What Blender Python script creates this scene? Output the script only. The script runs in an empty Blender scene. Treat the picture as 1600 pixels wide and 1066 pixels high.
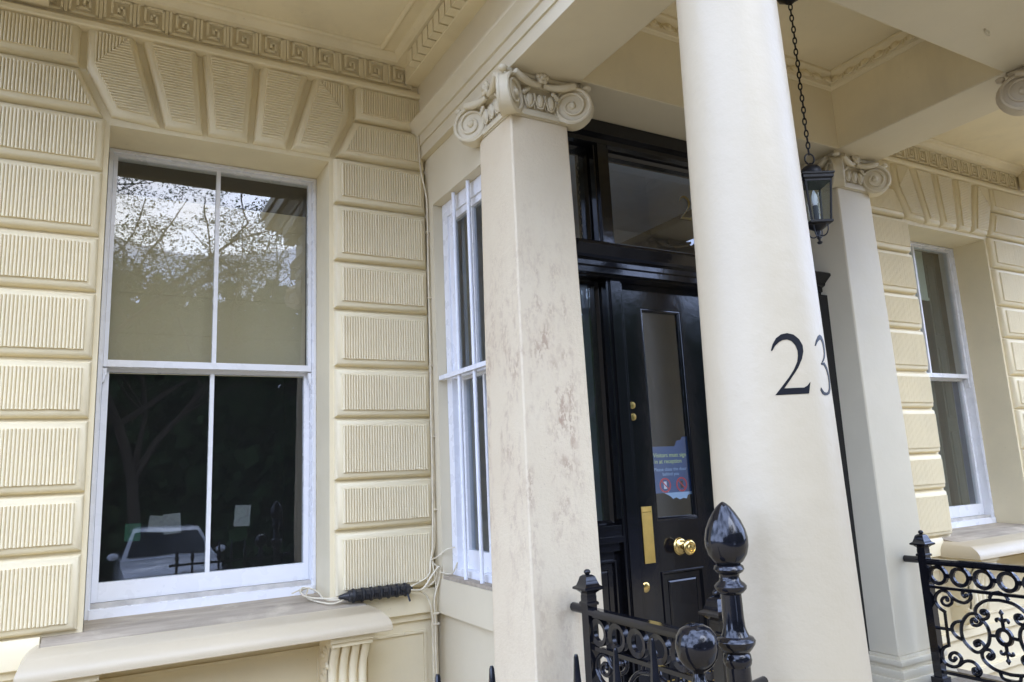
import bpy, math, random
from mathutils import Vector, Matrix
R_ = random.Random(7)
sc = bpy.context.scene
COL = sc.collection
PI = math.pi

# ------------------------------------------------------------------ camera, sky, sun, exposure
cam = bpy.data.cameras.new('camera')
cam.sensor_width = 36.0
cam.lens = 36.0 * 1146.868 / 1600.0
cam.clip_start, cam.clip_end = 0.02, 1500
co = bpy.data.objects.new('camera', cam); COL.objects.link(co)
rt = Vector((0.8731827701291709, -0.4852637062611837, -0.04550807988925761))
up = Vector((-0.0465443359459845, -0.17596534870297686, 0.983295388399227))
fw = Vector((0.4851654096706553, 0.8564784477390539, 0.17623618759382492))
M = Matrix.Identity(4)
for i in range(3):
    M[i][0], M[i][1], M[i][2] = rt[i], up[i], -fw[i]
co.matrix_world = M
sc.camera = co

SUN_EL, SUN_AZ = math.radians(34), math.radians(174)      # azimuth clockwise from +y
world = bpy.data.worlds.new("World"); sc.world = world
world.use_nodes = True
wn = world.node_tree.nodes; wl = world.node_tree.links
wn.clear()
wo = wn.new('ShaderNodeOutputWorld'); bg = wn.new('ShaderNodeBackground')
sky = wn.new('ShaderNodeTexSky'); sky.sky_type = 'NISHITA'; sky.sun_disc = False
sky.sun_elevation = SUN_EL; sky.sun_rotation = SUN_AZ
sky.dust_density = 1.2
tc = wn.new('ShaderNodeTexCoord'); nz = wn.new('ShaderNodeTexNoise')
nz.inputs['Scale'].default_value = 2.3; nz.inputs['Detail'].default_value = 9; nz.inputs['Roughness'].default_value = .58
rp = wn.new('ShaderNodeValToRGB')
rp.color_ramp.elements[0].position = .40; rp.color_ramp.elements[1].position = .58
mx = wn.new('ShaderNodeMix'); mx.data_type = 'RGBA'
# cloud brightness rises towards the zenith as in an overcast sky
sxyz = wn.new('ShaderNodeSeparateXYZ'); el = wn.new('ShaderNodeMapRange'); el.inputs['From Min'].default_value = 0; el.inputs['From Max'].default_value = 1
el.inputs['To Min'].default_value = 1.0; el.inputs['To Max'].default_value = 1.12
cm = wn.new('ShaderNodeMix'); cm.data_type = 'RGBA'; cm.blend_type = 'MULTIPLY'; cm.inputs[0].default_value = 1
cm.inputs[6].default_value = (16.6, 20.6, 32.5, 1)
wl.new(tc.outputs['Generated'], sxyz.inputs[0]); wl.new(sxyz.outputs['Z'], el.inputs['Value']); wl.new(el.outputs[0], cm.inputs[7]); wl.new(cm.outputs[2], mx.inputs[7])
wl.new(tc.outputs['Generated'], nz.inputs['Vector']); wl.new(nz.outputs['Fac'], rp.inputs['Fac'])
wl.new(rp.outputs['Color'], mx.inputs[0]); wl.new(sky.outputs['Color'], mx.inputs[6])
wl.new(mx.outputs[2], bg.inputs['Color']); wl.new(bg.outputs[0], wo.inputs['Surface'])
bg.inputs['Strength'].default_value = 0.13
sl = bpy.data.lights.new('sun', 'SUN'); sl.energy = 0.8; sl.angle = math.radians(35); sl.color = (.93, .97, 1.0)
so = bpy.data.objects.new('sun', sl); COL.objects.link(so)
sd = Vector((math.sin(SUN_AZ) * math.cos(SUN_EL), math.cos(SUN_AZ) * math.cos(SUN_EL), math.sin(SUN_EL)))
so.rotation_euler = sd.to_track_quat('Z', 'Y').to_euler()
sc.view_settings.view_transform = 'Standard'; sc.view_settings.look = 'None'
sc.view_settings.gamma = 1; sc.view_settings.use_curve_mapping = False
sc.view_settings.exposure = 0.68
sc.cycles.max_bounces = 8; sc.cycles.diffuse_bounces = 5; sc.cycles.glossy_bounces = 4
sc.cycles.transparent_max_bounces = 12
sc.cycles.use_denoising = True

# ------------------------------------------------------------------ materials
def newmat(name):
    m = bpy.data.materials.new(name); m.use_nodes = True
    nt = m.node_tree; nt.nodes.clear()
    o = nt.nodes.new('ShaderNodeOutputMaterial'); return m, nt, o
def N(nt, t, **kw):
    n = nt.nodes.new(t)
    for k, v in kw.items():
        if isinstance(k, str) and hasattr(n, k): setattr(n, k, v)
    return n
def noise(nt, scale, detail=4, rough=.5, vec=None, stretch=None):
    t = nt.nodes.new('ShaderNodeTexCoord')
    n = nt.nodes.new('ShaderNodeTexNoise')
    n.inputs['Scale'].default_value = scale; n.inputs['Detail'].default_value = detail
    n.inputs['Roughness'].default_value = rough
    src = t.outputs['Object']
    if stretch:
        mp = nt.nodes.new('ShaderNodeMapping'); mp.inputs['Scale'].default_value = stretch
        nt.links.new(src, mp.inputs['Vector']); src = mp.outputs['Vector']
    nt.links.new(src, n.inputs['Vector'])
    return n.outputs['Fac']
def ramp(nt, fac, stops):
    r = nt.nodes.new('ShaderNodeValToRGB')
    e = r.color_ramp.elements
    while len(e) < len(stops): e.new(.5)
    for i, (p, c) in enumerate(stops):
        e[i].position = p; e[i].color = (*c, 1) if len(c) == 3 else c
    nt.links.new(fac, r.inputs['Fac']); return r.outputs['Color']
def mixc(nt, fac, a, b, mode='MIX'):
    m = nt.nodes.new('ShaderNodeMix'); m.data_type = 'RGBA'; m.blend_type = mode
    for idx, v in ((0, fac), (6, a), (7, b)):
        if isinstance(v, (int, float)): m.inputs[idx].default_value = v
        elif isinstance(v, tuple): m.inputs[idx].default_value = (*v, 1) if len(v) == 3 else v
        else: nt.links.new(v, m.inputs[idx])
    return m.outputs[2]
def mul(nt, a, b):
    m = nt.nodes.new('ShaderNodeMath'); m.operation = 'MULTIPLY'
    for i, v in enumerate((a, b)):
        if isinstance(v, (int, float)): m.inputs[i].default_value = v
        else: nt.links.new(v, m.inputs[i])
    return m.outputs[0]
def surf(name, base, rough=.5, spec=.5, metal=0., var=.08, vscale=3., bumps=((60, .15, .002),), bevel=0., coat=0., dirt=None, spots=None, stretch=None):
    m, nt, o = newmat(name)
    p = nt.nodes.new('ShaderNodeBsdfPrincipled')
    f = noise(nt, vscale, 5, .6, stretch=stretch)
    lo = tuple(c * (1 - var) for c in base); hi = tuple(min(1, c * (1 + var)) for c in base)
    col = ramp(nt, f, [(.3, lo), (.7, hi)])
    if dirt:
        dc, ds, d0, d1, amt = dirt
        g = ramp(nt, noise(nt, ds, 8, .65, stretch=(1, 1, .35)), [(d0, (0, 0, 0)), (d1, (amt, amt, amt))])
        col = mixc(nt, g, col, dc)
    if spots:
        for dc, ds, d0, d1, amt in spots:
            g = ramp(nt, noise(nt, ds, 3, .5), [(d0, (0, 0, 0)), (d1, (amt, amt, amt))])
            col = mixc(nt, g, col, dc)
    nt.links.new(col, p.inputs['Base Color'])
    rv = nt.nodes.new('ShaderNodeMapRange'); rv.inputs['To Min'].default_value = max(.02, rough - .08); rv.inputs['To Max'].default_value = min(1, rough + .08)
    nt.links.new(noise(nt, 9, 4), rv.inputs['Value']); nt.links.new(rv.outputs[0], p.inputs['Roughness'])
    p.inputs['Specular IOR Level'].default_value = spec; p.inputs['Metallic'].default_value = metal
    p.inputs['Coat Weight'].default_value = coat; p.inputs['Coat Roughness'].default_value = .05
    nrm = None
    if bevel:
        b = nt.nodes.new('ShaderNodeBevel'); b.samples = 4; b.inputs['Radius'].default_value = bevel
        nrm = b.outputs['Normal']
    for s, st, d in bumps:
        bp = nt.nodes.new('ShaderNodeBump'); bp.inputs['Strength'].default_value = st; bp.inputs['Distance'].default_value = d
        nt.links.new(noise(nt, s, 4, .55), bp.inputs['Height'])
        if nrm: nt.links.new(nrm, bp.inputs['Normal'])
        nrm = bp.outputs['Normal']
    if nrm: nt.links.new(nrm, p.inputs['Normal'])
    nt.links.new(p.outputs[0], o.inputs['Surface'])
    return m
GRIME = (.42, .36, .24)
CREAM = surf('cream_masonry_paint', (.775, .678, .450), .55, .35, var=.05, vscale=2.2, bevel=.004,
             bumps=((5, .2, .005), (90, .18, .0018), (260, .12, .001)), dirt=(GRIME, 1.6, .56, .80, .30), spots=((((.50, .42, .27)), 55, .70, .76, .4),))
REED = surf('cream_reeded_paint', (.775, .678, .450), .55, .35, var=.05, vscale=2.2,
            bumps=((120, .10, .0012),), dirt=(GRIME, 1.6, .56, .80, .30), spots=((((.50, .42, .27)), 55, .70, .76, .4),))
PALE = surf('pale_cream_paint', (.665, .585, .405), .5, .4, var=.04, vscale=2.0, bevel=.005,
            bumps=((7, .25, .008), (60, .2, .002), (220, .12, .001)), dirt=((.48, .43, .33), 1.8, .58, .82, .25))
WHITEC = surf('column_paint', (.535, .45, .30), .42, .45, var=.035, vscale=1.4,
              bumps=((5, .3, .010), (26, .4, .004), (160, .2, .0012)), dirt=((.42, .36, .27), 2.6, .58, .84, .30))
WHITE = surf('white_gloss_paint', (.82, .82, .82), .28, .5, var=.015, bevel=.003, bumps=((14, .15, .003), (120, .1, .0008)), dirt=((.5, .47, .42), 3, .72, .92, .2))
NUMB = surf('number_black', (.008, .008, .010), .42, .25, var=.2)
GREYW = surf('dusty_white_paint', (.50, .47, .42), .7, .3, var=.2, vscale=12)
BLACK = surf('black_gloss_paint', (.006, .006, .0075), .10, .5, var=.2, bevel=.003, bumps=((16, .16, .003), (110, .12, .001)))
IRON = surf('black_iron_paint', (.008, .008, .010), .10, .5, var=.3, vscale=12, bumps=((22, .16, .003), (120, .12, .001)), spots=(((.35, .35, .35), 210, .76, .80, .55),))
MATB = surf('black_lantern_metal', (.008, .008, .009), .42, .3, var=.3, vscale=15, bumps=((80, .3, .002),))
PLAST = surf('black_plastic', (.020, .021, .024), .42, .5, var=.3, bumps=((120, .2, .001),), spots=(((.25, .24, .22), 40, .62, .75, .35),))
BRASS = surf('polished_brass', (.83, .60, .22), .22, .5, metal=1., var=.08, vscale=20, bumps=((60, .15, .001),))
BRASSD = surf('brushed_brass', (.80, .56, .17), .40, .5, metal=1., var=.1, vscale=14, bumps=((90, .12, .0008),))
GOLD = surf('gold_leaf', (.19, .145, .05), .35, .5, metal=.7, var=.1)
SILL = surf('weathered_sill', (.38, .32, .235), .8, .25, var=.25, vscale=7, bumps=((30, .4, .006), (150, .4, .002)),
            dirt=((.58, .50, .36), 5, .56, .70, .6), stretch=(.4, 2.2, 1))
STONE = surf('granite_step', (.24, .21, .165), .5, .4, var=.3, vscale=60)
ROAD = surf('asphalt', (.05, .05, .052), .9, .3, var=.3, vscale=30, bumps=((200, .5, .01),))
PAVE = surf('paving', (.35, .26, .14), .85, .3, var=.2, vscale=4)
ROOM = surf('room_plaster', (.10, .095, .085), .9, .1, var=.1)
HALL = surf('hall_plaster', (.60, .66, .72), .9, .1, var=.1)
BLIND = surf('blind_fabric', (.56, .47, .31), .9, .1, var=.04, vscale=30, stretch=(1, 1, 12))
GBLIND = surf('green_grey_blind', (.44, .50, .42), .9, .1, var=.05)
SHUT = surf('shutter_paint', (.050, .058, .047), .5, .4, var=.1, bevel=.003)
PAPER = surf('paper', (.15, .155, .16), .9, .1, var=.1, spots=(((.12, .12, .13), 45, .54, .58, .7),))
GPAPER = surf('green_paper', (.022, .07, .045), .8, .1, var=.2)
CABLE = surf('painted_cable', (.70, .62, .44), .5, .4, var=.1, vscale=20, dirt=((.30, .25, .18), 14, .55, .75, .6))
CARW = surf('white_car_paint', (.72, .73, .74), .2, .5, var=.02, coat=.6)
CARG = surf('car_glass_dark', (.02, .022, .025), .06, .6, var=.1)
TYRE = surf('rubber', (.02, .02, .02), .8, .2)
BARK = surf('bark', (.09, .07, .05), .9, .2, var=.3, vscale=8)
BULB = surf('bulb_frosted', (.75, .76, .78), .3, .5, var=.02)
def leafmat(name, c):
    m, nt, o = newmat(name)
    p = nt.nodes.new('ShaderNodeBsdfDiffuse'); t = nt.nodes.new('ShaderNodeBsdfTranslucent'); mx = nt.nodes.new('ShaderNodeMixShader')
    f = noise(nt, 1.5, 3)
    col = ramp(nt, f, [(.3, tuple(x * .6 for x in c)), (.7, tuple(x * 1.35 for x in c))])
    nt.links.new(col, p.inputs[0]); nt.links.new(col, t.inputs[0]); mx.inputs[0].default_value = .3
    nt.links.new(p.outputs[0], mx.inputs[1]); nt.links.new(t.outputs[0], mx.inputs[2]); nt.links.new(mx.outputs[0], o.inputs['Surface'])
    return m
LEAF = leafmat('leaves', (.06, .105, .035))
WOODL = leafmat('wood_leaves', (.075, .125, .05))
def glassmat(name, k, tint=(.86, .90, .88), wav=.0007, wsc=2.2, film=.014, rgh=.013):
    m, nt, o = newmat(name)
    fr = nt.nodes.new('ShaderNodeFresnel'); fr.inputs['IOR'].default_value = 1.52
    ge = nt.nodes.new('ShaderNodeNewGeometry'); io = nt.nodes.new('ShaderNodeMapRange')
    io.inputs['To Min'].default_value = 1.52; io.inputs['To Max'].default_value = 1 / 1.52
    nt.links.new(ge.outputs['Backfacing'], io.inputs['Value']); nt.links.new(io.outputs[0], fr.inputs['IOR'])
    a = mul(nt, fr.outputs[0], k)
    cl = nt.nodes.new('ShaderNodeClamp'); nt.links.new(a, cl.inputs['Value'])
    g = nt.nodes.new('ShaderNodeBsdfGlossy'); g.inputs['Roughness'].default_value = rgh; g.inputs['Color'].default_value = (.98, .99, 1, 1)
    t = nt.nodes.new('ShaderNodeBsdfTransparent'); t.inputs[0].default_value = (*tint, 1)
    bp = nt.nodes.new('ShaderNodeBump'); bp.inputs['Strength'].default_value = 1; bp.inputs['Distance'].default_value = wav
    nt.links.new(noise(nt, wsc, 2, .4), bp.inputs['Height']); nt.links.new(bp.outputs[0], g.inputs['Normal'])
    mx = nt.nodes.new('ShaderNodeMixShader')
    nt.links.new(cl.outputs[0], mx.inputs[0]); nt.links.new(t.outputs[0], mx.inputs[1]); nt.links.new(g.outputs[0], mx.inputs[2])
    df_ = nt.nodes.new('ShaderNodeBsdfDiffuse'); df_.inputs[0].default_value = (.6, .62, .6, 1)
    m2 = nt.nodes.new('ShaderNodeMixShader'); m2.inputs[0].default_value = film
    nt.links.new(mx.outputs[0], m2.inputs[1]); nt.links.new(df_.outputs[0], m2.inputs[2]); nt.links.new(m2.outputs[0], o.inputs['Surface'])
    return m
GLASS = glassmat('old_window_glass', 2.3)
SGLASS = glassmat('side_window_glass', 1.0, (.7, .74, .76))
DGLASS = glassmat('door_glass', 3.0, (.8, .84, .85), .001)
LGLASS = glassmat('lantern_glass', 1.2, (.86, .9, .88), .002, 9)
# worn pier paint: cream flaked down to pinkish brown in patches and runs
def wornmat():
    m, nt, o = newmat('worn_pier_paint')
    p = nt.nodes.new('ShaderNodeBsdfPrincipled')
    f = noise(nt, 2.2, 5, .6)
    col = ramp(nt, f, [(.3, (.705, .59, .40)), (.7, (.75, .64, .44))])
    tcn = nt.nodes.new('ShaderNodeTexCoord'); sx = nt.nodes.new('ShaderNodeSeparateXYZ')
    nt.links.new(tcn.outputs['Object'], sx.inputs[0])
    zr = ramp(nt, sx.outputs['Z'], [(0, (0, 0, 0)), (1, (1, 1, 1))])
    mr = nt.nodes.new('ShaderNodeMapRange'); mr.inputs['From Min'].default_value = .25; mr.inputs['From Max'].default_value = 2.75
    nt.links.new(sx.outputs['Z'], mr.inputs['Value'])
    band = ramp(nt, mr.outputs[0], [(0, (.08, .08, .08)), (.30, (.5, .5, .5)), (.52, (1, 1, 1)), (.70, (.6, .6, .6)), (.86, (.2, .2, .2)), (1, (.05, .05, .05))])
    mrx = nt.nodes.new('ShaderNodeMapRange'); mrx.inputs['From Min'].default_value = -.19; mrx.inputs['From Max'].default_value = .19
    nt.links.new(sx.outputs['X'], mrx.inputs['Value'])
    xb = ramp(nt, mrx.outputs[0], [(0, (.45, .45, .45)), (.06, (.8, .8, .8)), (.35, (1, 1, 1)), (.68, (.75, .75, .75)), (.88, (.12, .12, .12))])
    band = mul(nt, band, xb)
    big = ramp(nt, noise(nt, 2.6, 3, .5, stretch=(3.2, 3.2, 1.2)), [(.40, (0, 0, 0)), (.56, (1, 1, 1))])
    med = ramp(nt, noise(nt, 11, 4, .6, stretch=(1.6, 1.6, .7)), [(.42, (0, 0, 0)), (.6, (1, 1, 1))])
    fine = ramp(nt, noise(nt, 58, 6, .7, stretch=(1.0, 1.0, .55)), [(.45, (0, 0, 0)), (.52, (1, 1, 1))])
    a = mul(nt, band, big); a = mul(nt, a, med); a = mul(nt, a, fine); a = mul(nt, a, .9)
    soft = mul(nt, mul(nt, band, big), .09)
    col = mixc(nt, soft, col, (.58, .43, .33))
    col = mixc(nt, a, col, (.36, .225, .145))
    specks = ramp(nt, noise(nt, 130, 2, .5), [(.70, (0, 0, 0)), (.74, (.6, .6, .6))])
    col = mixc(nt, mul(nt, specks, band), col, (.36, .25, .18))
    nt.links.new(col, p.inputs['Base Color']); p.inputs['Roughness'].default_value = .62; p.inputs['Specular IOR Level'].default_value = .3
    b = nt.nodes.new('ShaderNodeBevel'); b.samples = 4; b.inputs['Radius'].default_value = .006
    nrm = b.outputs[0]
    for h, st, d in ((noise(nt, 55, 4, .6), .5, .005), (noise(nt, 160, 3, .6), .45, .0025), (a, -.4, .003)):
        bp = nt.nodes.new('ShaderNodeBump'); bp.inputs['Strength'].default_value = abs(st); bp.inputs['Distance'].default_value = d
        bp.invert = st < 0
        nt.links.new(h, bp.inputs['Height']); nt.links.new(nrm, bp.inputs['Normal']); nrm = bp.outputs[0]
    nt.links.new(nrm, p.inputs['Normal']); nt.links.new(p.outputs[0], o.inputs['Surface'])
    return m
WORN = wornmat()
def flat(name, c, rough=.6):
    m, nt, o = newmat(name); p = nt.nodes.new('ShaderNodeBsdfPrincipled')
    p.inputs['Base Color'].default_value = (*c, 1); p.inputs['Roughness'].default_value = rough
    nt.links.new(p.outputs[0], o.inputs['Surface']); return m
SIGNB = flat('sign_blue', (.035, .085, .22)); SIGNY = flat('sign_yellow_green', (.62, .72, .30)); SIGNW = flat('sign_pale_blue', (.35, .50, .68))
SIGNR = flat('sign_red', (.55, .03, .05)); SIGNK = flat('sign_black', (.01, .01, .012)); SIGNP = flat('sign_white', (.7, .72, .75))

# ------------------------------------------------------------------ mesh helpers
class MB:
    def __init__(s): s.v = []; s.f = []
    def add(s, vs, fs):
        o = len(s.v); s.v += [tuple(v) for v in vs]; s.f += [tuple(i + o for i in f) for f in fs]; return s
    def box(s, x0, x1, y0, y1, z0, z1):
        if x0 > x1: x0, x1 = x1, x0
        if y0 > y1: y0, y1 = y1, y0
        if z0 > z1: z0, z1 = z1, z0
        return s.add([(x0, y0, z0), (x1, y0, z0), (x1, y1, z0), (x0, y1, z0), (x0, y0, z1), (x1, y0, z1), (x1, y1, z1), (x0, y1, z1)],
                     [(0, 3, 2, 1), (4, 5, 6, 7), (0, 1, 5, 4), (1, 2, 6, 5), (2, 3, 7, 6), (3, 0, 4, 7)])
    def loft(s, rings, closed=True, cap=True):
        n = len(rings[0]); vs = [p for r in rings for p in r]; fs = []
        for i in range(len(rings) - 1):
            for j in range(n if closed else n - 1):
                k = (j + 1) % n
                fs.append((i * n + j, i * n + k, (i + 1) * n + k, (i + 1) * n + j))
        if cap:
            fs.append(tuple(range(n - 1, -1, -1))); b = (len(rings) - 1) * n; fs.append(tuple(b + j for j in range(n)))
        return s.add(vs, fs)
    def sweep(s, prof, fn0, fn1):      # closed profile of (a,b) mapped by two functions to 3-D, joined and capped
        return s.loft([[fn0(a, b) for a, b in prof], [fn1(a, b) for a, b in prof]])
    def lathe(s, prof, c=(0, 0, 0), n=24, axis='z'):
        rings = []
        for r, z in prof:
            r = max(r, 1e-4); ring = []
            for k in range(n):
                a = 2 * PI * k / n
                if axis == 'z': ring.append((c[0] + r * math.cos(a), c[1] + r * math.sin(a), c[2] + z))
                elif axis == 'y': ring.append((c[0] + r * math.cos(a), c[1] + z, c[2] + r * math.sin(a)))
                else: ring.append((c[0] + z, c[1] + r * math.cos(a), c[2] + r * math.sin(a)))
            rings.append(ring)
        return s.loft(rings)
    def tube(s, pts, r, n=6, closed=False, flatk=1.0, smooth=0):
        P = [Vector(p) for p in pts]
        if smooth: P, r = spline(P, smooth, closed, r)
        rr = r if isinstance(r, (list, tuple)) else [r] * len(P)
        rings = []; L = len(P); prev = None
        for i, p in enumerate(P):
            a = P[(i - 1) % L] if (closed or i) else p; b = P[(i + 1) % L] if (closed or i < L - 1) else p
            t = (b - a)
            t = t.normalized() if t.length > 1e-9 else Vector((0, 0, 1))
            if prev is None:
                u = Vector((0, 0, 1)) if abs(t.z) < .9 else Vector((1, 0, 0))
                u = (u - t * u.dot(t)).normalized()
            else:
                u = prev - t * prev.dot(t)
                u = u.normalized() if u.length > 1e-6 else prev
            prev = u; w = t.cross(u)
            rings.append([p + (u * math.cos(2 * PI * (k + .5) / n) + w * math.sin(2 * PI * (k + .5) / n) * flatk) * rr[i] for k in range(n)])
        if closed: rings.append(rings[0]); return s.loft(rings, cap=False)
        return s.loft(rings)
    def ellip(s, c, rx, ry, rz, n=10, m=6):
        rings = []
        for i in range(m + 1):
            th = -PI / 2 + PI * i / m; q = max(math.cos(th), .02)
            rings.append([(c[0] + rx * q * math.cos(2 * PI * k / n), c[1] + ry * q * math.sin(2 * PI * k / n), c[2] + rz * math.sin(th)) for k in range(n)])
        return s.loft(rings)
    def xform(s, Mx):
        s.v = [tuple(Mx @ Vector(p)) for p in s.v]; return s
def spline(P, k, closed, r):
    out = []; ro = []; L = len(P)
    isr = isinstance(r, (list, tuple))
    for i in range(L if closed else L - 1):
        p0 = P[(i - 1) % L] if (closed or i > 0) else P[0]; p1 = P[i]; p2 = P[(i + 1) % L]
        p3 = P[(i + 2) % L] if (closed or i + 2 < L) else P[-1]
        for j in range(k):
            t = j / k
            out.append(.5 * ((2 * p1) + (p2 - p0) * t + (2 * p0 - 5 * p1 + 4 * p2 - p3) * t * t + (3 * p1 - p0 - 3 * p2 + p3) * t ** 3))
            if isr: ro.append(r[i] + (r[(i + 1) % L] - r[i]) * t)
    if not closed:
        out.append(P[-1])
        if isr: ro.append(r[-1])
    return out, (ro if isr else r)
ORG = {}
def mesh_of(name, mb, mat, off=(0, 0, 0), smooth=35):
    me = bpy.data.meshes.new(name)
    me.from_pydata([(v[0] - off[0], v[1] - off[1], v[2] - off[2]) for v in mb.v], [], mb.f)
    me.validate(); me.update()
    import bmesh as _b
    bm = _b.new(); bm.from_mesh(me); _b.ops.recalc_face_normals(bm, faces=bm.faces); bm.to_mesh(me); bm.free()
    if smooth:
        me.polygons.foreach_set('use_smooth', [True] * len(me.polygons))
        me.set_sharp_from_angle(angle=math.radians(smooth))
    me.materials.append(mat); return me
def thing(name, label, cat, loc=(0, 0, 0), group=None, kind='thing'):
    o = bpy.data.objects.new(name, None); COL.objects.link(o); o.location = loc; o.empty_display_size = .1
    o['label'] = label; o['category'] = cat; o['kind'] = kind
    if group: o['group'] = group
    ORG[o.name] = Vector(loc); return o
def part(name, mb, mat, parent, smooth=35, label=None):
    off = ORG[parent.name]
    o = bpy.data.objects.new(name, mesh_of(name, mb, mat, off, smooth)); COL.objects.link(o)
    o.parent = parent; ORG[o.name] = off
    if label: o['label'] = label
    return o
def single(name, mb, mat, label, cat, group=None, kind='thing', smooth=35):
    n = len(mb.v); c = (sum(v[0] for v in mb.v) / n, sum(v[1] for v in mb.v) / n, min(v[2] for v in mb.v))
    o = bpy.data.objects.new(name, mesh_of(name, mb, mat, c, smooth)); COL.objects.link(o); o.location = c
    if label: o['label'] = label
    if cat: o['category'] = cat
    if group: o['group'] = group
    o['kind'] = kind; ORG[o.name] = Vector(c); return o
def inst(name, me, parent, loc, rot=(0, 0, 0), scl=(1, 1, 1)):
    o = bpy.data.objects.new(name, me); COL.objects.link(o); o.parent = parent
    o.location = Vector(loc) - ORG[parent.name]; o.rotation_euler = rot; o.scale = scl; ORG[o.name] = ORG[parent.name]; return o
# 2-D polygon helpers (x,z)
def ccw(p):
    a = sum(p[i][0] * p[(i + 1) % len(p)][1] - p[(i + 1) % len(p)][0] * p[i][1] for i in range(len(p)))
    return p if a > 0 else p[::-1]
def inset(p, d):
    n = len(p); L = []
    for i in range(n):
        a, b = p[i], p[(i + 1) % n]; dx, dz = b[0] - a[0], b[1] - a[1]; l = math.hypot(dx, dz)
        nx, nz_ = -dz / l, dx / l
        L.append((a[0] + nx * d, a[1] + nz_ * d, dx / l, dz / l))
    out = []
    for i in range(n):
        x1, z1, dx1, dz1 = L[i - 1]; x2, z2, dx2, dz2 = L[i]
        den = dx1 * dz2 - dz1 * dx2
        t = ((x2 - x1) * dz2 - (z2 - z1) * dx2) / den
        out.append((x1 + dx1 * t, z1 + dz1 * t))
    return out
def extent(p, t, ax):
    lo, hi = 1e9, -1e9; n = len(p)
    for i in range(n):
        a, b = p[i], p[(i + 1) % n]
        u0, u1 = a[ax], b[ax]
        if (u0 - t) * (u1 - t) <= 0 and abs(u1 - u0) > 1e-9:
            k = (t - u0) / (u1 - u0); w = a[1 - ax] + (b[1 - ax] - a[1 - ax]) * k
            lo = min(lo, w); hi = max(hi, w)
    return lo, hi
def stone_mb(poly, yf, s=.034, d=.046):
    mb = MB(); p = ccw(poly); rings = []
    for k in range(6):
        th = PI / 2 * k / 5
        q = inset(p, s * (1 - math.cos(th)) + (0.001 if k == 0 else 0)); y = yf - d * math.sin(th)
        rings.append([(x, y, z) for x, z in q])
    n = len(p)
    rings.insert(0, [(x, yf + .01, z) for x, z in inset(p, .001)])
    mb.loft(rings, cap=True); return mb
def reeds_mb(mb, poly, yb, ax, pitch=.0150, h=.0068, jit=.0025):
    p = ccw(poly); lo = min(q[ax] for q in p); hi = max(q[ax] for q in p)
    n = max(1, round((hi - lo) / pitch)); pt = (hi - lo) / n
    for i in range(n):
        t0 = lo + i * pt + 1e-5; t1 = lo + (i + 1) * pt - 1e-5
        w = pt * (1 + .05 * (R_.random() - .5))
        ts = [t0, t0 + w * .16, t0 + w * .38, t0 + w * .62, t0 + w * .84, t1]; hs = [-.004, h * .62, h, h, h * .62, -.004]
        ja, jb = R_.random() * jit, R_.random() * jit
        dep = h * .15 * (R_.random() - .5)
        A, B = [], []
        for t, hh in zip(ts, hs):
            a, b = extent(p, min(max(t, lo + 1e-5), hi - 1e-5), ax)
            if b - a < .012: a, b = (a + b) / 2 - .002, (a + b) / 2 + .002
            a += ja; b -= jb
            y = yb - hh - (dep if hh > 0 else 0)
            A.append((t, y, a) if ax == 0 else (a, y, t)); B.append((t, y, b) if ax == 0 else (b, y, t))
        def low(q): return (q[0], yb + .010, q[2])
        rings = [[low(A[0])] + A + [low(A[-1])], [low(B[0])] + B + [low(B[-1])]]
        mb.loft(rings)
    return mb
def stone(parent, poly, yf, ax=0, name='stone_block', split=None, lab=None, s=.034, d=.046):
    o = part(name, stone_mb(poly, yf, s, d), CREAM, parent, smooth=50)
    mb = MB(); q = inset(ccw(poly), s + .003)
    if split is None: reeds_mb(mb, q, yf - d - .007, ax)
    else:
        for pp, a in split(q): reeds_mb(mb, pp, yf - d - .007, a)
    part('reeded_panel', mb, REED, o, smooth=40)
    return o

# ------------------------------------------------------------------ ground
GZ = -1.95
single('street', MB().box(-300, 300, -300, 300, GZ - .5, GZ), ROAD, None, None, kind='structure')
pv = MB().box(-20, 25, -3.6, 8.5, GZ, GZ + .12); single('pavement', pv, PAVE, None, None, kind='structure')
GP = GZ + .12

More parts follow.
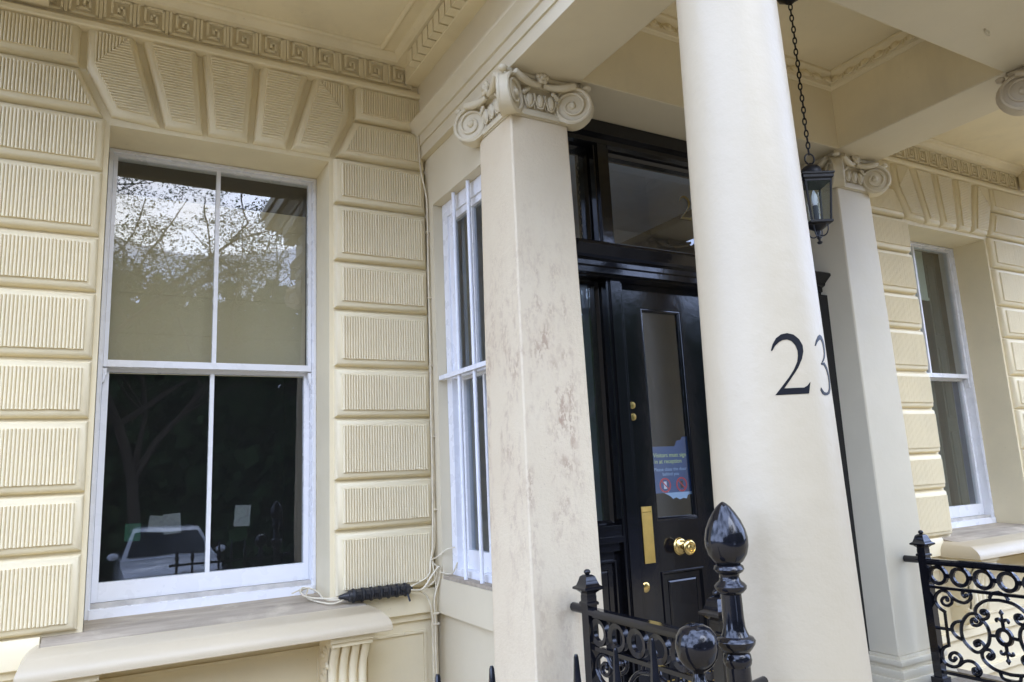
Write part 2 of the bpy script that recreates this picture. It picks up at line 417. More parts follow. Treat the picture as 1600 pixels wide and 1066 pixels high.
# ------------------------------------------------------------------ bay wall with rusticated blocks
ROWS = [(2.34, 2.112), (2.100, 1.862), (1.850, 1.577), (1.565, 1.236), (1.224, .955), (.942, .626), (.612, .342), (.330, .003), (-.008, -.262), (-.275, -.603)]
def bay(xo0, xo1, yf, xl, xr, kx0, kx1, lab, nameid, shift=0.):
    W = xo1 - xo0
    t = thing('bay_wall', lab, 'wall', ((xo0 + xo1) / 2, yf, GP))
    core = MB()
    zt, zb = 1.832, -.64
    core.box(xl, xo0, yf, yf + .34, GP, 2.62).box(xo1, xr, yf, yf + .34, GP, 2.62)
    core.box(xo0, xo1, yf, yf + .34, zt, 2.62).box(xo0, xo1, yf, yf + .34, GP, zb)
    part('wall_core', core, CREAM, t)
    el, er = xo0 - .021, xo1 + .024
    for i, (a, b) in enumerate(ROWS):
        if i == 0:
            stone(t, [(xl + .02, b), (xo0 - .148, b), (xo0 - .148, a), (xl + .02, a)], yf)
            stone(t, [(xo1 + .145, b), (xr - .005, b), (xr - .005, a), (xo1 + .145, a)], yf)
        elif i == 1:
            stone(t, [(xl + .02, b), (xo0 - .033, b), (xo0 - .146, a), (xl + .02, a)], yf)
            stone(t, [(xo1 + .032, b), (xr - .005, b), (xr - .005, a), (xo1 + .139, a)], yf)
        else:
            stone(t, [(xl + .02, b), (el, b), (el, a), (xl + .02, a)], yf)
            stone(t, [(er, b), (xr - .005, b), (xr - .005, a), (er, a)], yf)
    k = W / 1.12
    def X(x): return xo0 + (x + .024) * k
    tz = 2.34
    V = [[(-.150, tz), (-.144, 2.118), (-.022, 1.872), (.204, 1.858), (.066, tz)],
         [(.098, tz), (.225, 1.858), (.413, 1.858), (.370, tz)], [(.395, tz), (.435, 1.858), (.643, 1.858), (.672, tz)],
         [(.700, tz), (.668, 1.858), (.848, 1.858), (.972, tz)], [(1.003, tz), (.872, 1.858), (1.098, 1.858), (1.212, 2.113), (1.215, tz)]]
    for i, v in enumerate(V):
        poly = [(X(a), b) for a, b in v]; sp = None
        if i == 0:
            def sp(q):
                q = ccw(q)           # order: find kink (max-left low) and top-right
                tl = min(q, key=lambda p: p[0] - p[1]); trp = max(q, key=lambda p: p[0] * .2 + p[1])
                kk = [p for p in q if p[1] < 2.2 and p[0] < (tl[0] + .03)][0]
                br = max((p for p in q if p[1] < 2.0), key=lambda p: p[0]); bl = min((p for p in q if p[1] < 2.0), key=lambda p: p[0])
                return [([kk, trp, tl], 0), ([kk, bl, br, trp], 1)]
        if i == 4:
            def sp(q):
                q = ccw(q)
                top = sorted([p for p in q if p[1] > 2.25], key=lambda p: p[0]); tl, trp = top[0], top[-1]
                kk = [p for p in q if 2.0 < p[1] < 2.25][0]
                br = max((p for p in q if p[1] < 2.0), key=lambda p: p[0]); bl = min((p for p in q if p[1] < 2.0), key=lambda p: p[0])
                return [([kk, trp, tl], 0), ([kk, tl, bl, br], 1)]
        stone(t, poly, yf, 1, 'voussoir', sp)
    # key frieze and its ledge
    yk = yf - .030
    fr = MB().box(kx0, kx1, yk, yf + .02, 2.352, 2.60)
    prof = [(.02, 2.316), (-.064, 2.316), (-.072, 2.322), (-.072, 2.344), (-.062, 2.354), (.02, 2.356)]
    fr.sweep(prof, lambda a, b: (kx0, yf + a, b), lambda a, b: (kx1, yf + a, b))
    part('key_frieze', fr, CREAM, t)
    km = MB(); w = .013; S = .132
    def bar(x0, z0, x1, z1):
        km.box(min(x0, x1) - w / 2, max(x0, x1) + w / 2, -.017, .002, min(z0, z1) - w / 2, max(z0, z1) + w / 2)
    P = [(0, 1), (0, 0), (1, 0), (1, 1), (.27, 1), (.27, .27), (.73, .27), (.73, .70), (.52, .70), (.52, .5)]
    P = [(a * (S - w), b * (S - w)) for a, b in P]
    for (a, b), (c, d) in zip(P, P[1:]): bar(a, b, c, d)
    kme = mesh_of('key_spiral', km, CREAM)
    fm = mesh_of('key_fillet', MB().box(-.009, .009, -.012, .002, 0, S), CREAM)
    x = kx0 + .005
    while x < kx1 - .10:
        inst('key_spiral', kme, t, (x + .012, yk, 2.390)); inst('key_fillet', fm, t, (x + .148, yk, 2.384)); x += .1535
    # string course and dado panels below
    sb = MB(); pr = [(.02, -.612), (-.030, -.612), (-.038, -.625), (-.044, -.66), (-.046, -.72), (-.046, -.735), (-.02, -.745), (-.018, -.775), (.02, -.785)]
    for p, q in ((xl, xo0 - .16), (xo1 + .14, xr - .01)):
        part('string_course', MB().sweep(pr, lambda a, b: (p, yf + a, b), lambda a, b: (q, yf + a, b)), CREAM, t)
    for a, b in ((xl + .05, xo0 - .19), (xo0 + .05, xo1 - .05), (xo1 + .20, xr - .06)):
        dm = MB()
        for (p, q, r_, s_) in ((a, b, -.83, -.845), (a, b, -1.20, -1.215), (a, a + .015, -1.20, -.845), (b - .015, b, -1.20, -.845)):
            dm.box(p, q, yf - .010, yf + .005, r_, s_)
        part('dado_panel', dm, CREAM, t)
    lm = MB()
    for z in (-1.28, -1.56): lm.box(xl, xr - .01, yf - .03, yf + .005, z, z - .05)
    part('plinth_course', lm, CREAM, t)
    return t
YL, YR = 4.0, 3.37
bay(-.024, 1.096, YL, -1.3, 1.690, -.86, 1.66, 'cream wall of reeded blocks with arched stones round the wide four-paned sash window', 1)
bay(5.60, 6.74, YR, 4.43, 7.9, 4.45, 7.42, 'cream wall of reeded blocks beyond the porch, round the window with the green blind', 2)

def sill(xo0, xo1, yf, lab):
    t = thing('window_sill', lab, 'sill', ((xo0 + xo1) / 2, yf, -.74))
    xc = (xo0 + xo1) / 2; h = (xo1 - xo0) / 2
    top = MB()
    a, b = xc - h - .155, xc + h + .155
    top.loft([[(a, yf - .15, -.646), (b, yf - .15, -.646), (b, yf + .0, -.618), (a, yf + .0, -.618)],
              [(a, yf - .15, -.72), (b, yf - .15, -.72), (b, yf + .0, -.72), (a, yf + .0, -.72)]])
    top.loft([[(xo0 + .002, yf - .002, -.6182), (xo1 - .002, yf - .002, -.6182), (xo1 - .002, yf + .30, -.606), (xo0 + .002, yf + .30, -.606)],
              [(xo0 + .002, yf - .002, -.636), (xo1 - .002, yf - .002, -.636), (xo1 - .002, yf + .30, -.636), (xo0 + .002, yf + .30, -.636)]])
    part('sill_top', top, SILL, t)
    # cyma nose returned round both ends
    pr = []
    for k in range(9):
        u = k / 8; pr.append((.172 * math.sin(u * PI / 2) ** 1.15, -.6405 - .088 * (1 - math.cos(u * PI / 2)) ** .92))
    pr += [(.172, -.744), (.150, -.750), (.0, -.752)]
    rings = []
    for o, z in pr:
        e = o * .40; rings.append([(a - .004 - e, yf + .001, z), (a - .004 - e, yf - .152 - o, z), (b + .004 + e, yf - .152 - o, z), (b + .004 + e, yf + .001, z)])
    # top lip
    rings.insert(0, [(a - .002, yf + .001, -.638), (a - .002, yf - .148, -.638), (b + .002, yf - .148, -.638), (b + .002, yf + .001, -.638)])
    n = MB(); vs = [p for r in rings for p in r]; fs = []
    for i in range(len(rings) - 1):
        for j in range(3): fs.append((i * 4 + j, i * 4 + j + 1, i * 4 + 5 + j, i * 4 + 4 + j))
    L = (len(rings) - 1) * 4; fs.append((L, L + 1, L + 2, L + 3))
    n.add(vs, fs); part('sill_nose', n, WHITEC, t, smooth=40)
    cx0, cx1 = xo1 - .055, xo1 + .135
    for (p, q) in ((xo0 - .135, xo0 + .055), (cx0, cx1)):
        br = MB()
        br.box(p - .016, q + .016, yf - .285, yf, -.776, -.752)
        br.box(p - .007, q + .007, yf - .268, yf, -.800, -.776)
        o = part('sill_bracket', br, CREAM, t)
        w = (q - p)
        def prof(z):
            u = (-.800 - z) / .42
            return -.245 + .155 * (u ** 1.3) + .03 * math.sin(u * 2 * PI)
        zs = [-.800 - .42 * k / 14 for k in range(15)]
        body = MB(); body.loft([[(p, yf + .0, z), (q, yf + .0, z), (q, yf + prof(z) + .018, z), (p, yf + prof(z) + .018, z)] for z in zs])
        part('bracket_body', body, CREAM, o, smooth=60)
        for i in range(4):
            x0 = p + w * (.0 + .265 * i); x1 = x0 + w * (.205)
            fl = MB(); rings = []
            for z in zs:
                yy = yf + prof(z); rings.append([(x0, yy + .03, z), (x0, yy - .004, z), (x0 + (x1 - x0) * .3, yy - .014, z), (x0 + (x1 - x0) * .7, yy - .014, z), (x1, yy - .004, z), (x1, yy + .03, z)])
            fl.loft(rings); part('flute', fl, CREAM, o, smooth=50)
        lf = MB()
        for sx, x in ((-1, p), (1, q)):
            for k in range(9):
                z = -.83 - .036 * k; yc = yf + prof(z) * .55
                lf.ellip((x, yc + .05 * math.sin(k * 2.1), z), .010, .030, .018, 8, 5)
        part('bracket_leaf', lf, CREAM, o, smooth=60)
    return t
sill(-.024, 1.096, YL, 'wide cream sill on scrolled brackets under the four-paned sash window')
sill(5.60, 6.74, YR, 'cream sill on scrolled brackets beyond the right-hand railing')

def sash(xo0, xo1, yw, lab, tilt=True):
    t = thing('sash_window', lab, 'window', ((xo0 + xo1) / 2, yw, -.61))
    zt, zb = 1.830, -.618
    fr = MB(); f = .018
    fr.box(xo0 + .002, xo0 + f, yw - .01, yw + .12, zb, zt - .002).box(xo1 - f, xo1 - .002, yw - .01, yw + .12, zb, zt - .002)
    fr.box(xo0 + f, xo1 - f, yw - .01, yw + .12, zt - .018, zt - .002).box(xo0 + f, xo1 - f, yw - .025, yw + .12, zb, zb + .055)
    for x in (xo0 + f, xo1 - f - .006): fr.box(x, x + .006, yw - .004, yw + .10, zb + .055, zt - .018)
    part('box_frame', fr, WHITE, t)
    gx = MB().box(xo0 + f + .006, xo1 - f - .006, yw + .01, yw + .05, zb + .055, zb + .077); part('sill_gap', gx, GREYW, t)
    xm = (xo0 + xo1) / 2
    def leaf(name, z0, z1, y, bot, topr, st):
        m = MB(); x0, x1 = xo0 + f + .007, xo1 - f - .007
        m.box(x0, x0 + st, y, y + .042, z0, z1).box(x1 - st, x1, y, y + .042, z0, z1)
        m.box(x0 + st, x1 - st, y - .001, y + .042, z0, z0 + bot).box(x0 + st, x1 - st, y - .001, y + .042, z1 - topr, z1)
        o = part(name, m, WHITE, t)
        g = MB().box(xm - .011, xm + .011, y + .004, y + .040, z0 + bot, z1 - topr); part('glazing_bar', g, WHITE, o)
        for a, b in ((x0 + st, xm - .011), (xm + .011, x1 - st)):
            tl = (-.0055 if (tilt and name == 'lower_sash') else .0)
            lo_, hi_ = z0 + bot - .003, z1 - topr + .003
            pm = MB().add([(a, y + .022 + tl, lo_), (b, y + .022 + tl, lo_), (b, y + .022 - tl, hi_), (a, y + .022 - tl, hi_)], [(0, 1, 2, 3)])
            part('pane', pm, GLASS, o, smooth=0)
        return o
    up_ = leaf('upper_sash', .636, zt - .019, yw + .012, .036, .016, .020)
    lw = leaf('lower_sash', zb + .077, .646, yw + .060, .093, .030, .030)
    for x0, s in ((xo0 + f + .007, 1), (xo1 - f - .007, -1)):
        h = MB(); pr = [(0, .628), (.018, .628), (.018, .60), (.012, .585), (.012, .57), (.004, .552), (0, .552)]
        h.sweep(pr, lambda a, b: (x0 + s * a, yw + .014, b), lambda a, b: (x0 + s * a, yw + .052, b)); part('sash_horn', h, WHITE, up_)
    return t
sash(-.024, 1.096, YL + .285, 'white four-paned sash window with a beige blind behind the upper panes')
sash(5.60, 6.74, YR + .285, 'white sash window beyond the porch with grey shutters inside', False)

# rooms behind the windows
def room(x0, x1, y0, y1, z0, z1, mat, hx0, hx1, hz0, hz1, light=False):
    m = MB(); T = .05
    m.box(x0, x1, y1, y1 + T, z0, z1).box(x1, x1 + T, y0, y1, z0, z1)
    if light: m.box(x0 - T, x0, y0, y1, z0, -.5).box(x0 - T, x0, y0, y1, 1.52, z1).box(x0 - T, x0, 3.80, y1, -.5, 1.52)   # open behind the side window
    else: m.box(x0 - T, x0, y0, y1, z0, z1)
    m.box(x0, x1, y0, y1, z0 - T, z0)
    if light:       # ceiling opening added to let sky light brighten the hall
        a, b, c, d = x0 + .6, x1 - .6, y0 + .06, y0 + .50
        m.box(x0, a, y0, y1, z1, z1 + T).box(b, x1, y0, y1, z1, z1 + T).box(a, b, y0, c, z1, z1 + T).box(a, b, d, y1, z1, z1 + T)
    else: m.box(x0, x1, y0, y1, z1, z1 + T)
    m.box(x0, hx0, y0 - T, y0, z0, z1).box(hx1, x1, y0 - T, y0, z0, z1).box(hx0, hx1, y0 - T, y0, z0, hz0).box(hx0, hx1, y0 - T, y0, hz1, z1)
    single('interior_room', m, mat, None, None, kind='structure')
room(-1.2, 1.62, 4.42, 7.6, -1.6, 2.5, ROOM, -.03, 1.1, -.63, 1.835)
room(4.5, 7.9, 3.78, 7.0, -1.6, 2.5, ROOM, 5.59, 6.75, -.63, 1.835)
bl = MB()
for k in range(9):
    bl.box(.0, 1.07, 4.445 + .002 * (k % 2), 4.449 + .002 * (k % 2), .62 + .113 * k, .62 + .113 * (k + 1))
single('roller_blind', bl, BLIND, 'beige blind drawn behind the upper panes of the four-paned window', 'blind', smooth=0)
gb = MB().box(5.66, 6.44, 3.76, 3.765, 1.365, 1.80).box(5.66, 6.44, 3.752, 3.772, 1.345, 1.367)
single('roller_blind', gb, GBLIND, 'pale green blind rolled part way down behind the far window', 'blind', smooth=0)
sh = thing('window_shutter', 'dark grey panelled shutter folded inside the far window', 'shutter', (6.5, 3.78, -.6))
for k, (x, y, w) in enumerate(((6.52, 3.80, .16), (6.30, 3.86, .20), (6.06, 3.92, .22), (5.72, 3.97, .30))):
    s_ = MB().box(x, x + w, y, y + .03, -.58, 1.80)
    o = part('shutter_leaf', s_, SHUT, sh)
    for z0, z1 in ((-.50, .20), (.28, .95), (1.02, 1.72)):
        p_ = MB(); rings = [[(x + i_, y - d_, z0 + i_), (x + w - i_, y - d_, z0 + i_), (x + w - i_, y - d_, z1 - i_), (x + i_, y - d_, z1 - i_)] for i_, d_ in ((.022, -.002), (.026, .010), (.040, .004), (.055, .010))]
        p_.loft(rings); part('shutter_panel', p_, SHUT, o)
# notice sheets behind the lower panes, coloured as dim as a reflection
def sheet(x, y, z, w, h, mat, lab, rz=0., rx=0.):
    m = MB().box(-w / 2, w / 2, -.0015, .0015, 0, h); m.xform(Matrix.Translation((x, y, z)) @ Matrix.Rotation(rz, 4, 'Z') @ Matrix.Rotation(rx, 4, 'Y'))
    return single('paper_notice', m, mat, lab, 'notice', smooth=0)
sheet(.285, 4.415, -.225, .085, .085, PAPER, 'creased printed notice behind the lower pane, left one of a touching pair', .1, .12)
sheet(.365, 4.412, -.238, .085, .105, PAPER, 'taller creased notice behind the lower pane, touching another notice', -.1, -.06)
sheet(.715, 4.41, -.225, .085, .115, PAPER, 'white printed notice alone behind the lower pane by the porch side', .05, .06)
sheet(.175, 4.42, -.262, .075, .09, GPAPER, 'small green notice behind the lower pane', 0, .03)

# ------------------------------------------------------------------ soffit of the balcony over each bay
def soffit(x0, x1, yf, yfront, lab, bx0, bx1, mir=False):
    t = thing('balcony_soffit', lab, 'soffit', ((x0 + x1) / 2, yf, 2.56))
    m = MB().box(x0, x1, yfront, yf - .0, 2.565, 2.95); part('soffit_slab', m, CREAM, t)
    pr = [(0, 2.57), (-.085, 2.57), (-.085, 2.556), (-.068, 2.550), (-.05, 2.530), (-.046, 2.522), (0, 2.518)]
    c = MB(); c.sweep(pr, lambda a, b: (x0, yf - .031 + a, b), lambda a, b: (x1, yf - .031 + a, b)); part('bed_moulding', c, CREAM, t, smooth=30)
    def strip(xa, xb, ya, yb):
        r = MB()
        if abs(xa - xb) > abs(ya - yb): r.tube([(xa, ya, 2.563), (xb, yb, 2.563)], .016, 10)
        else: r.tube([(xa, ya, 2.563), (xb, yb, 2.563)], .016, 10)
        part('panel_moulding', r, CREAM, t, smooth=60)
    xe = x1 - .12 if not mir else x0 + .20
    xs = x0 + .9 if not mir else x1 - .5
    strip(xs, xe, yf - .13, yf - .13); strip(xe, xe, yf - .13, yfront + .2); strip(xs, xe, yfront + .2, yfront + .2)
    fb = MB().box(x0, x1, yfront - .06, yfront, 2.50, 2.97); part('soffit_fascia', fb, CREAM, t)
    b = MB().box(bx0, bx1, yf - 1.0, yf - .055, 2.374, 2.564); o = part('bracket_block', b, CREAM, t)
    return t
soffit(-1.3, 1.505, YL, 2.3, 'cream balcony soffit with a roll moulding above the four-paned window', -.9, -.315)
soffit(4.62, 7.9, YR, 1.6, 'cream balcony soffit above the window beyond the porch', 7.40, 7.80, True)

# ------------------------------------------------------------------ porch side wall with the barred window
t = thing('porch_side_wall', 'plain cream porch wall with the narrow barred window, beside the flaking pier', 'wall', (1.75, 3.5, GP))
XS = 1.688
w = MB()
w.box(XS, 1.94, 3.868, 4.335, -.60, 1.93).box(XS, 1.94, 2.95, 3.17, -.60, 1.93).box(XS, 1.94, 3.17, 3.868, 1.605, 1.93).box(XS, 1.94, 3.17, 3.868, -.60, -.556)
w.box(XS + .03, 1.94, 2.95, 4.335, GP, -.60)
part('wall_core', w, PALE, t)
bd = MB().box(XS - .006, XS + .031, 2.98, 3.952, -.742, -.557); part('sill_band', bd, PALE, t)
st = MB().box(XS + .0, XS + .07, 3.172, 3.866, -.557, -.540); part('sill_top', st, SILL, t)
nw = thing('narrow_window', 'narrow white sash window in the porch side wall, behind white bars', 'window', (1.745, 3.5, -.54))
XF = 1.747
f = MB()
f.box(XF, XF + .09, 3.80, 3.866, -.54, 1.603).box(XF, XF + .09, 3.172, 3.24, -.54, 1.603).box(XF, XF + .09, 3.24, 3.80, 1.515, 1.603).box(XF, XF + .09, 3.24, 3.80, -.54, -.505)
part('box_frame', f, WHITE, nw)
for nm, z0, z1, dx in (('upper_sash', .54, 1.515, .012), ('lower_sash', -.505, .57, .05)):
    m = MB(); a = XF + dx
    m.box(a, a + .035, 3.755, 3.80, z0, z1).box(a, a + .035, 3.24, 3.285, z0, z1).box(a - .001, a + .035, 3.285, 3.755, z1 - .04, z1).box(a - .001, a + .035, 3.285, 3.755, z0, z0 + (.10 if nm[0] == 'l' else .04))
    o = part(nm, m, WHITE, nw)
    part('glazing_bar', MB().box(a + .004, a + .03, 3.50, 3.522, z0 + .04, z1 - .04), WHITE, o)
    part('pane', MB().add([(a + .018, 3.285, z0), (a + .018, 3.755, z0), (a + .018, 3.755, z1), (a + .018, 3.285, z1)], [(0, 1, 2, 3)]), SGLASS, o, smooth=0)
sbars = thing('window_bars', 'white iron security bars over the narrow porch side window', 'security bars', (1.715, 3.5, -.54))
for y in (3.635, 3.445, 3.255): part('bar', MB().tube([(1.716, y, -.542), (1.716, y, 1.60)], .0115, 10), WHITE, sbars, smooth=60)
part('cross_bar', MB().box(1.694, 1.724, 3.10, 3.862, .541, .566), WHITE, sbars)
room(1.86, 4.7, 3.42, 6.0, -1.32, 2.2, HALL, 2.0, 4.05, -1.31, 1.95, True)

# ------------------------------------------------------------------ porch entablature (beams, mouldings, dentils)
en = thing('porch_entablature', 'pale cream beams and mouldings carried on the porch columns', 'entablature', (3.03, 2.2, 1.92))
BX0, BX1, CX0, CX1 = 1.648, 2.035, 4.015, 4.43
YF0, YF1 = 1.385, 1.775
ZB = 1.925
ZT = 2.95
m = MB().box(BX0, BX1, YF0, 4.335, ZB, ZT); part('side_beam', m, PALE, en)
m = MB().box(CX0, CX1, YF0, 3.69, ZB, ZT); part('side_beam', m, PALE, en)
m = MB().box(BX1 - .02, CX0 + .02, YF0 + .0, YF1, ZB + .0015, ZT - .01); part('front_beam', m, PALE, en)
m = MB().box(BX1 - .02, CX0 + .02, 2.775, 3.40, ZB + .0015, ZT - .01); part('back_beam', m, PALE, en)
def arch_prof(o=0):
    # outward offset (negative = outward), z : two fasciae, cavetto and fillet, plain frieze, bed, dentil backing, corona
    return [(.02, 2.002), (-.010, 2.002), (-.010, 2.064), (-.022, 2.066), (-.024, 2.076), (-.030, 2.095), (-.044, 2.118), (-.060, 2.130), (-.064, 2.134), (-.064, 2.150), (-.050, 2.157), (-.006, 2.160), (.02, 2.162)]
def side_mould(x, sgn, y0, y1, name, prof, mat=PALE):
    m = MB(); m.sweep(prof, lambda a, b: (x + sgn * a, y0, b), lambda a, b: (x + sgn * a, y1, b)); return part(name, m, mat, en, smooth=30)
side_mould(BX0, 1, 1.40, 3.99, 'architrave_moulding', arch_prof())
side_mould(CX1, -1, 1.40, 3.36, 'architrave_moulding', arch_prof())
front = arch_prof()
bed = [(.02, 2.408), (-.082, 2.412), (-.086, 2.416), (-.086, 2.515), (-.150, 2.520), (-.160, 2.545), (-.175, 2.556), (-.20, 2.60), (.02, 2.60)]
side_mould(BX0, 1, 1.20, 3.968, 'dentil_bed', bed, CREAM)
side_mould(CX1, -1, 1.20, 3.338, 'dentil_bed', bed, CREAM)
m = MB(); m.sweep(bed, lambda a, b: (BX0 + .001, YF0 + a, b), lambda a, b: (CX1 - .001, YF0 + a, b)); part('dentil_bed', m, CREAM, en, smooth=30)
m = MB().box(BX0 - .24, CX1 + .24, 1.05, 2.29, 2.601, 2.72).box(BX0 - .27, CX1 + .27, 1.0, 2.2, 2.72, 2.80); part('corona', m, CREAM, en)
m = MB(); fp = [(a, b) for a, b in arch_prof()]
m.sweep(fp, lambda a, b: (BX0 - .05, YF0 + a, b), lambda a, b: (CX1 + .05, YF0 + a, b)); part('architrave_moulding', m, PALE, en, smooth=30)
dmesh = mesh_of('dentil', MB().box(-.056, .001, -.0325, .0325, 0, .088), CREAM)
for k in range(31):
    y = 3.735 - .0788 * k
    if y > 1.38: inst('dentil', dmesh, en, (1.5625, y, 2.4165))
for k in range(24):
    y = 3.20 - .0788 * k
    if y > 1.38: inst('dentil', dmesh, en, (CX1 + .1415, y, 2.4165))
for p in ((BX1 - .002, BX1 + .006, YF1, 2.775), (CX0 - .006, CX0 + .002, YF1, 2.775), (BX1, CX0, 2.767, 2.777), (BX1, CX0, YF1 - .002, YF1 + .006)):
    part('inner_frieze', MB().box(*p, ZB + .003, 2.42), CREAM, en)
cl = thing('porch_ceiling', 'plain cream porch ceiling edged with egg and dart moulding', 'ceiling', (3.03, 2.28, 2.42))
part('ceiling_slab', MB().box(BX1, CX0, YF1, 2.775, 2.42, 2.50), CREAM, cl)
cor = MB(); cp = [(0, 2.315), (-.012, 2.317), (-.020, 2.330), (-.028, 2.334), (-.030, 2.350), (-.046, 2.385), (-.062, 2.400), (-.068, 2.404), (-.068, 2.419), (0, 2.419)]
cor.sweep(cp, lambda a, b: (BX1, 2.7745 + a, b), lambda a, b: (CX0, 2.7745 + a, b))
cor.sweep(cp, lambda a, b: (CX0 + a - .0005, YF1, b), lambda a, b: (CX0 + a - .0005, 2.774, b))
cor.sweep(cp, lambda a, b: (BX1 - a + .0005, YF1, b), lambda a, b: (BX1 - a + .0005, 2.774, b))
cor.sweep(cp, lambda a, b: (BX1, YF1 - a, b), lambda a, b: (CX0, YF1 - a, b))
part('ceiling_cornice', cor, CREAM, cl, smooth=30)
eg = MB().ellip((0, 0, 0), .026, .018, .034, 10, 6)
eg.tube([(-.034, .002, .03), (-.036, -.004, 0), (-.022, -.002, -.03), (0, 0, -.036), (.022, -.002, -.03), (.036, -.004, 0), (.034, .002, .03)], .0055, 5)
eme = mesh_of('egg', eg, CREAM, smooth=60)
dt = mesh_of('dart', MB().loft([[(-.006, .01, .03), (.006, .01, .03), (.006, -.008, .03), (-.006, -.008, .03)], [(-.002, .012, -.034), (.002, .012, -.034), (.002, .004, -.034), (-.002, .004, -.034)]]), CREAM)
for k in range(19):
    x = BX1 + .075 + k * .1015
    inst('egg', eme, cl, (x, 2.732, 2.366), (-.62, 0, 0)); inst('dart', dt, cl, (x + .0507, 2.730, 2.366), (-.62, 0, 0))
for k in range(9):
    y = 2.70 - k * .1015
    inst('egg', eme, cl, (CX0 - .042, y, 2.366), (-.62, 0, -PI / 2)); inst('dart', dt, cl, (CX0 - .044, y - .0507, 2.366), (-.62, 0, -PI / 2))
hk = MB().tube([(3.52 + .02 * math.cos(a), 1.60, ZB - .012 + .016 * math.sin(a)) for a in [k * .5 for k in range(12)]], .004, 5)
single('soffit_hook', hk, PALE, 'small painted hook under the front porch beam', 'hook')
# portico inner side wall (right) and roof slab
t = thing('porch_inner_wall', 'plain shaded porch wall between the black door frame and the smooth pier', 'wall', (4.2, 3.1, -1.3))
part('wall_core', MB().box(4.053, 4.42, 2.99, 3.70, GP, ZB - .002), PALE, t)

# ------------------------------------------------------------------ angular Ionic capital
def volute_mb(R=.098, th=.040):
    m = MB(); n = 28
    def half(sv): return th * (1.0 - .38 * (sv / R))
    rings = []
    for frac, inn in ((.0, 0), (.5, .008), (.86, .009), (.90, .0), (1.0, 0)):
        ring = []
        for k in range(n):
            a = 2 * PI * k / n; s_, z = R * frac * math.cos(a), R * frac * math.sin(a)
            ring.append((s_, half(s_) - inn, z))
        rings.append(ring)
    midr = [(R * .965 * math.cos(2 * PI * k / n), 0, R * .965 * math.sin(2 * PI * k / n)) for k in range(n)]
    back = [[(x, -y, z) for x, y, z in r] for r in rings[::-1]]
    m.loft(rings + [midr] + back)
    for sg in (1, -1):
        P = []; rr = []
        for k in range(46):
            u = k / 45; a = PI * .62 - sg * 0 - u * 2 * PI * 2.15
            r = R * (.90 * (1 - u) ** .85 + .17)
            r = min(r, R * .93)
            s_, z = r * math.cos(a), r * math.sin(a)
            P.append((s_, sg * (half(s_) - .003), z)); rr.append(.0105 - .0045 * u)
        m.tube(P, rr, 6)
        m.ellip((0, sg * (half(0)), 0), .019, .014, .019, 10, 6)
    return m
def rose_mb():
    m = MB()
    for k in range(6):
        a = 2 * PI * k / 6; m.ellip((.022 * math.cos(a), -.006, .022 * math.sin(a)), .018, .012, .018, 8, 5)
    for k in range(5):
        a = 2 * PI * k / 5 + .4; m.ellip((.010 * math.cos(a), -.016, .010 * math.sin(a)), .011, .010, .011, 8, 5)
    m.ellip((0, -.024, 0), .008, .008, .008, 8, 5); m.ellip((0, .012, 0), .026, .03, .026, 8, 5)
    return m
ROSE = {}; VOL = {}
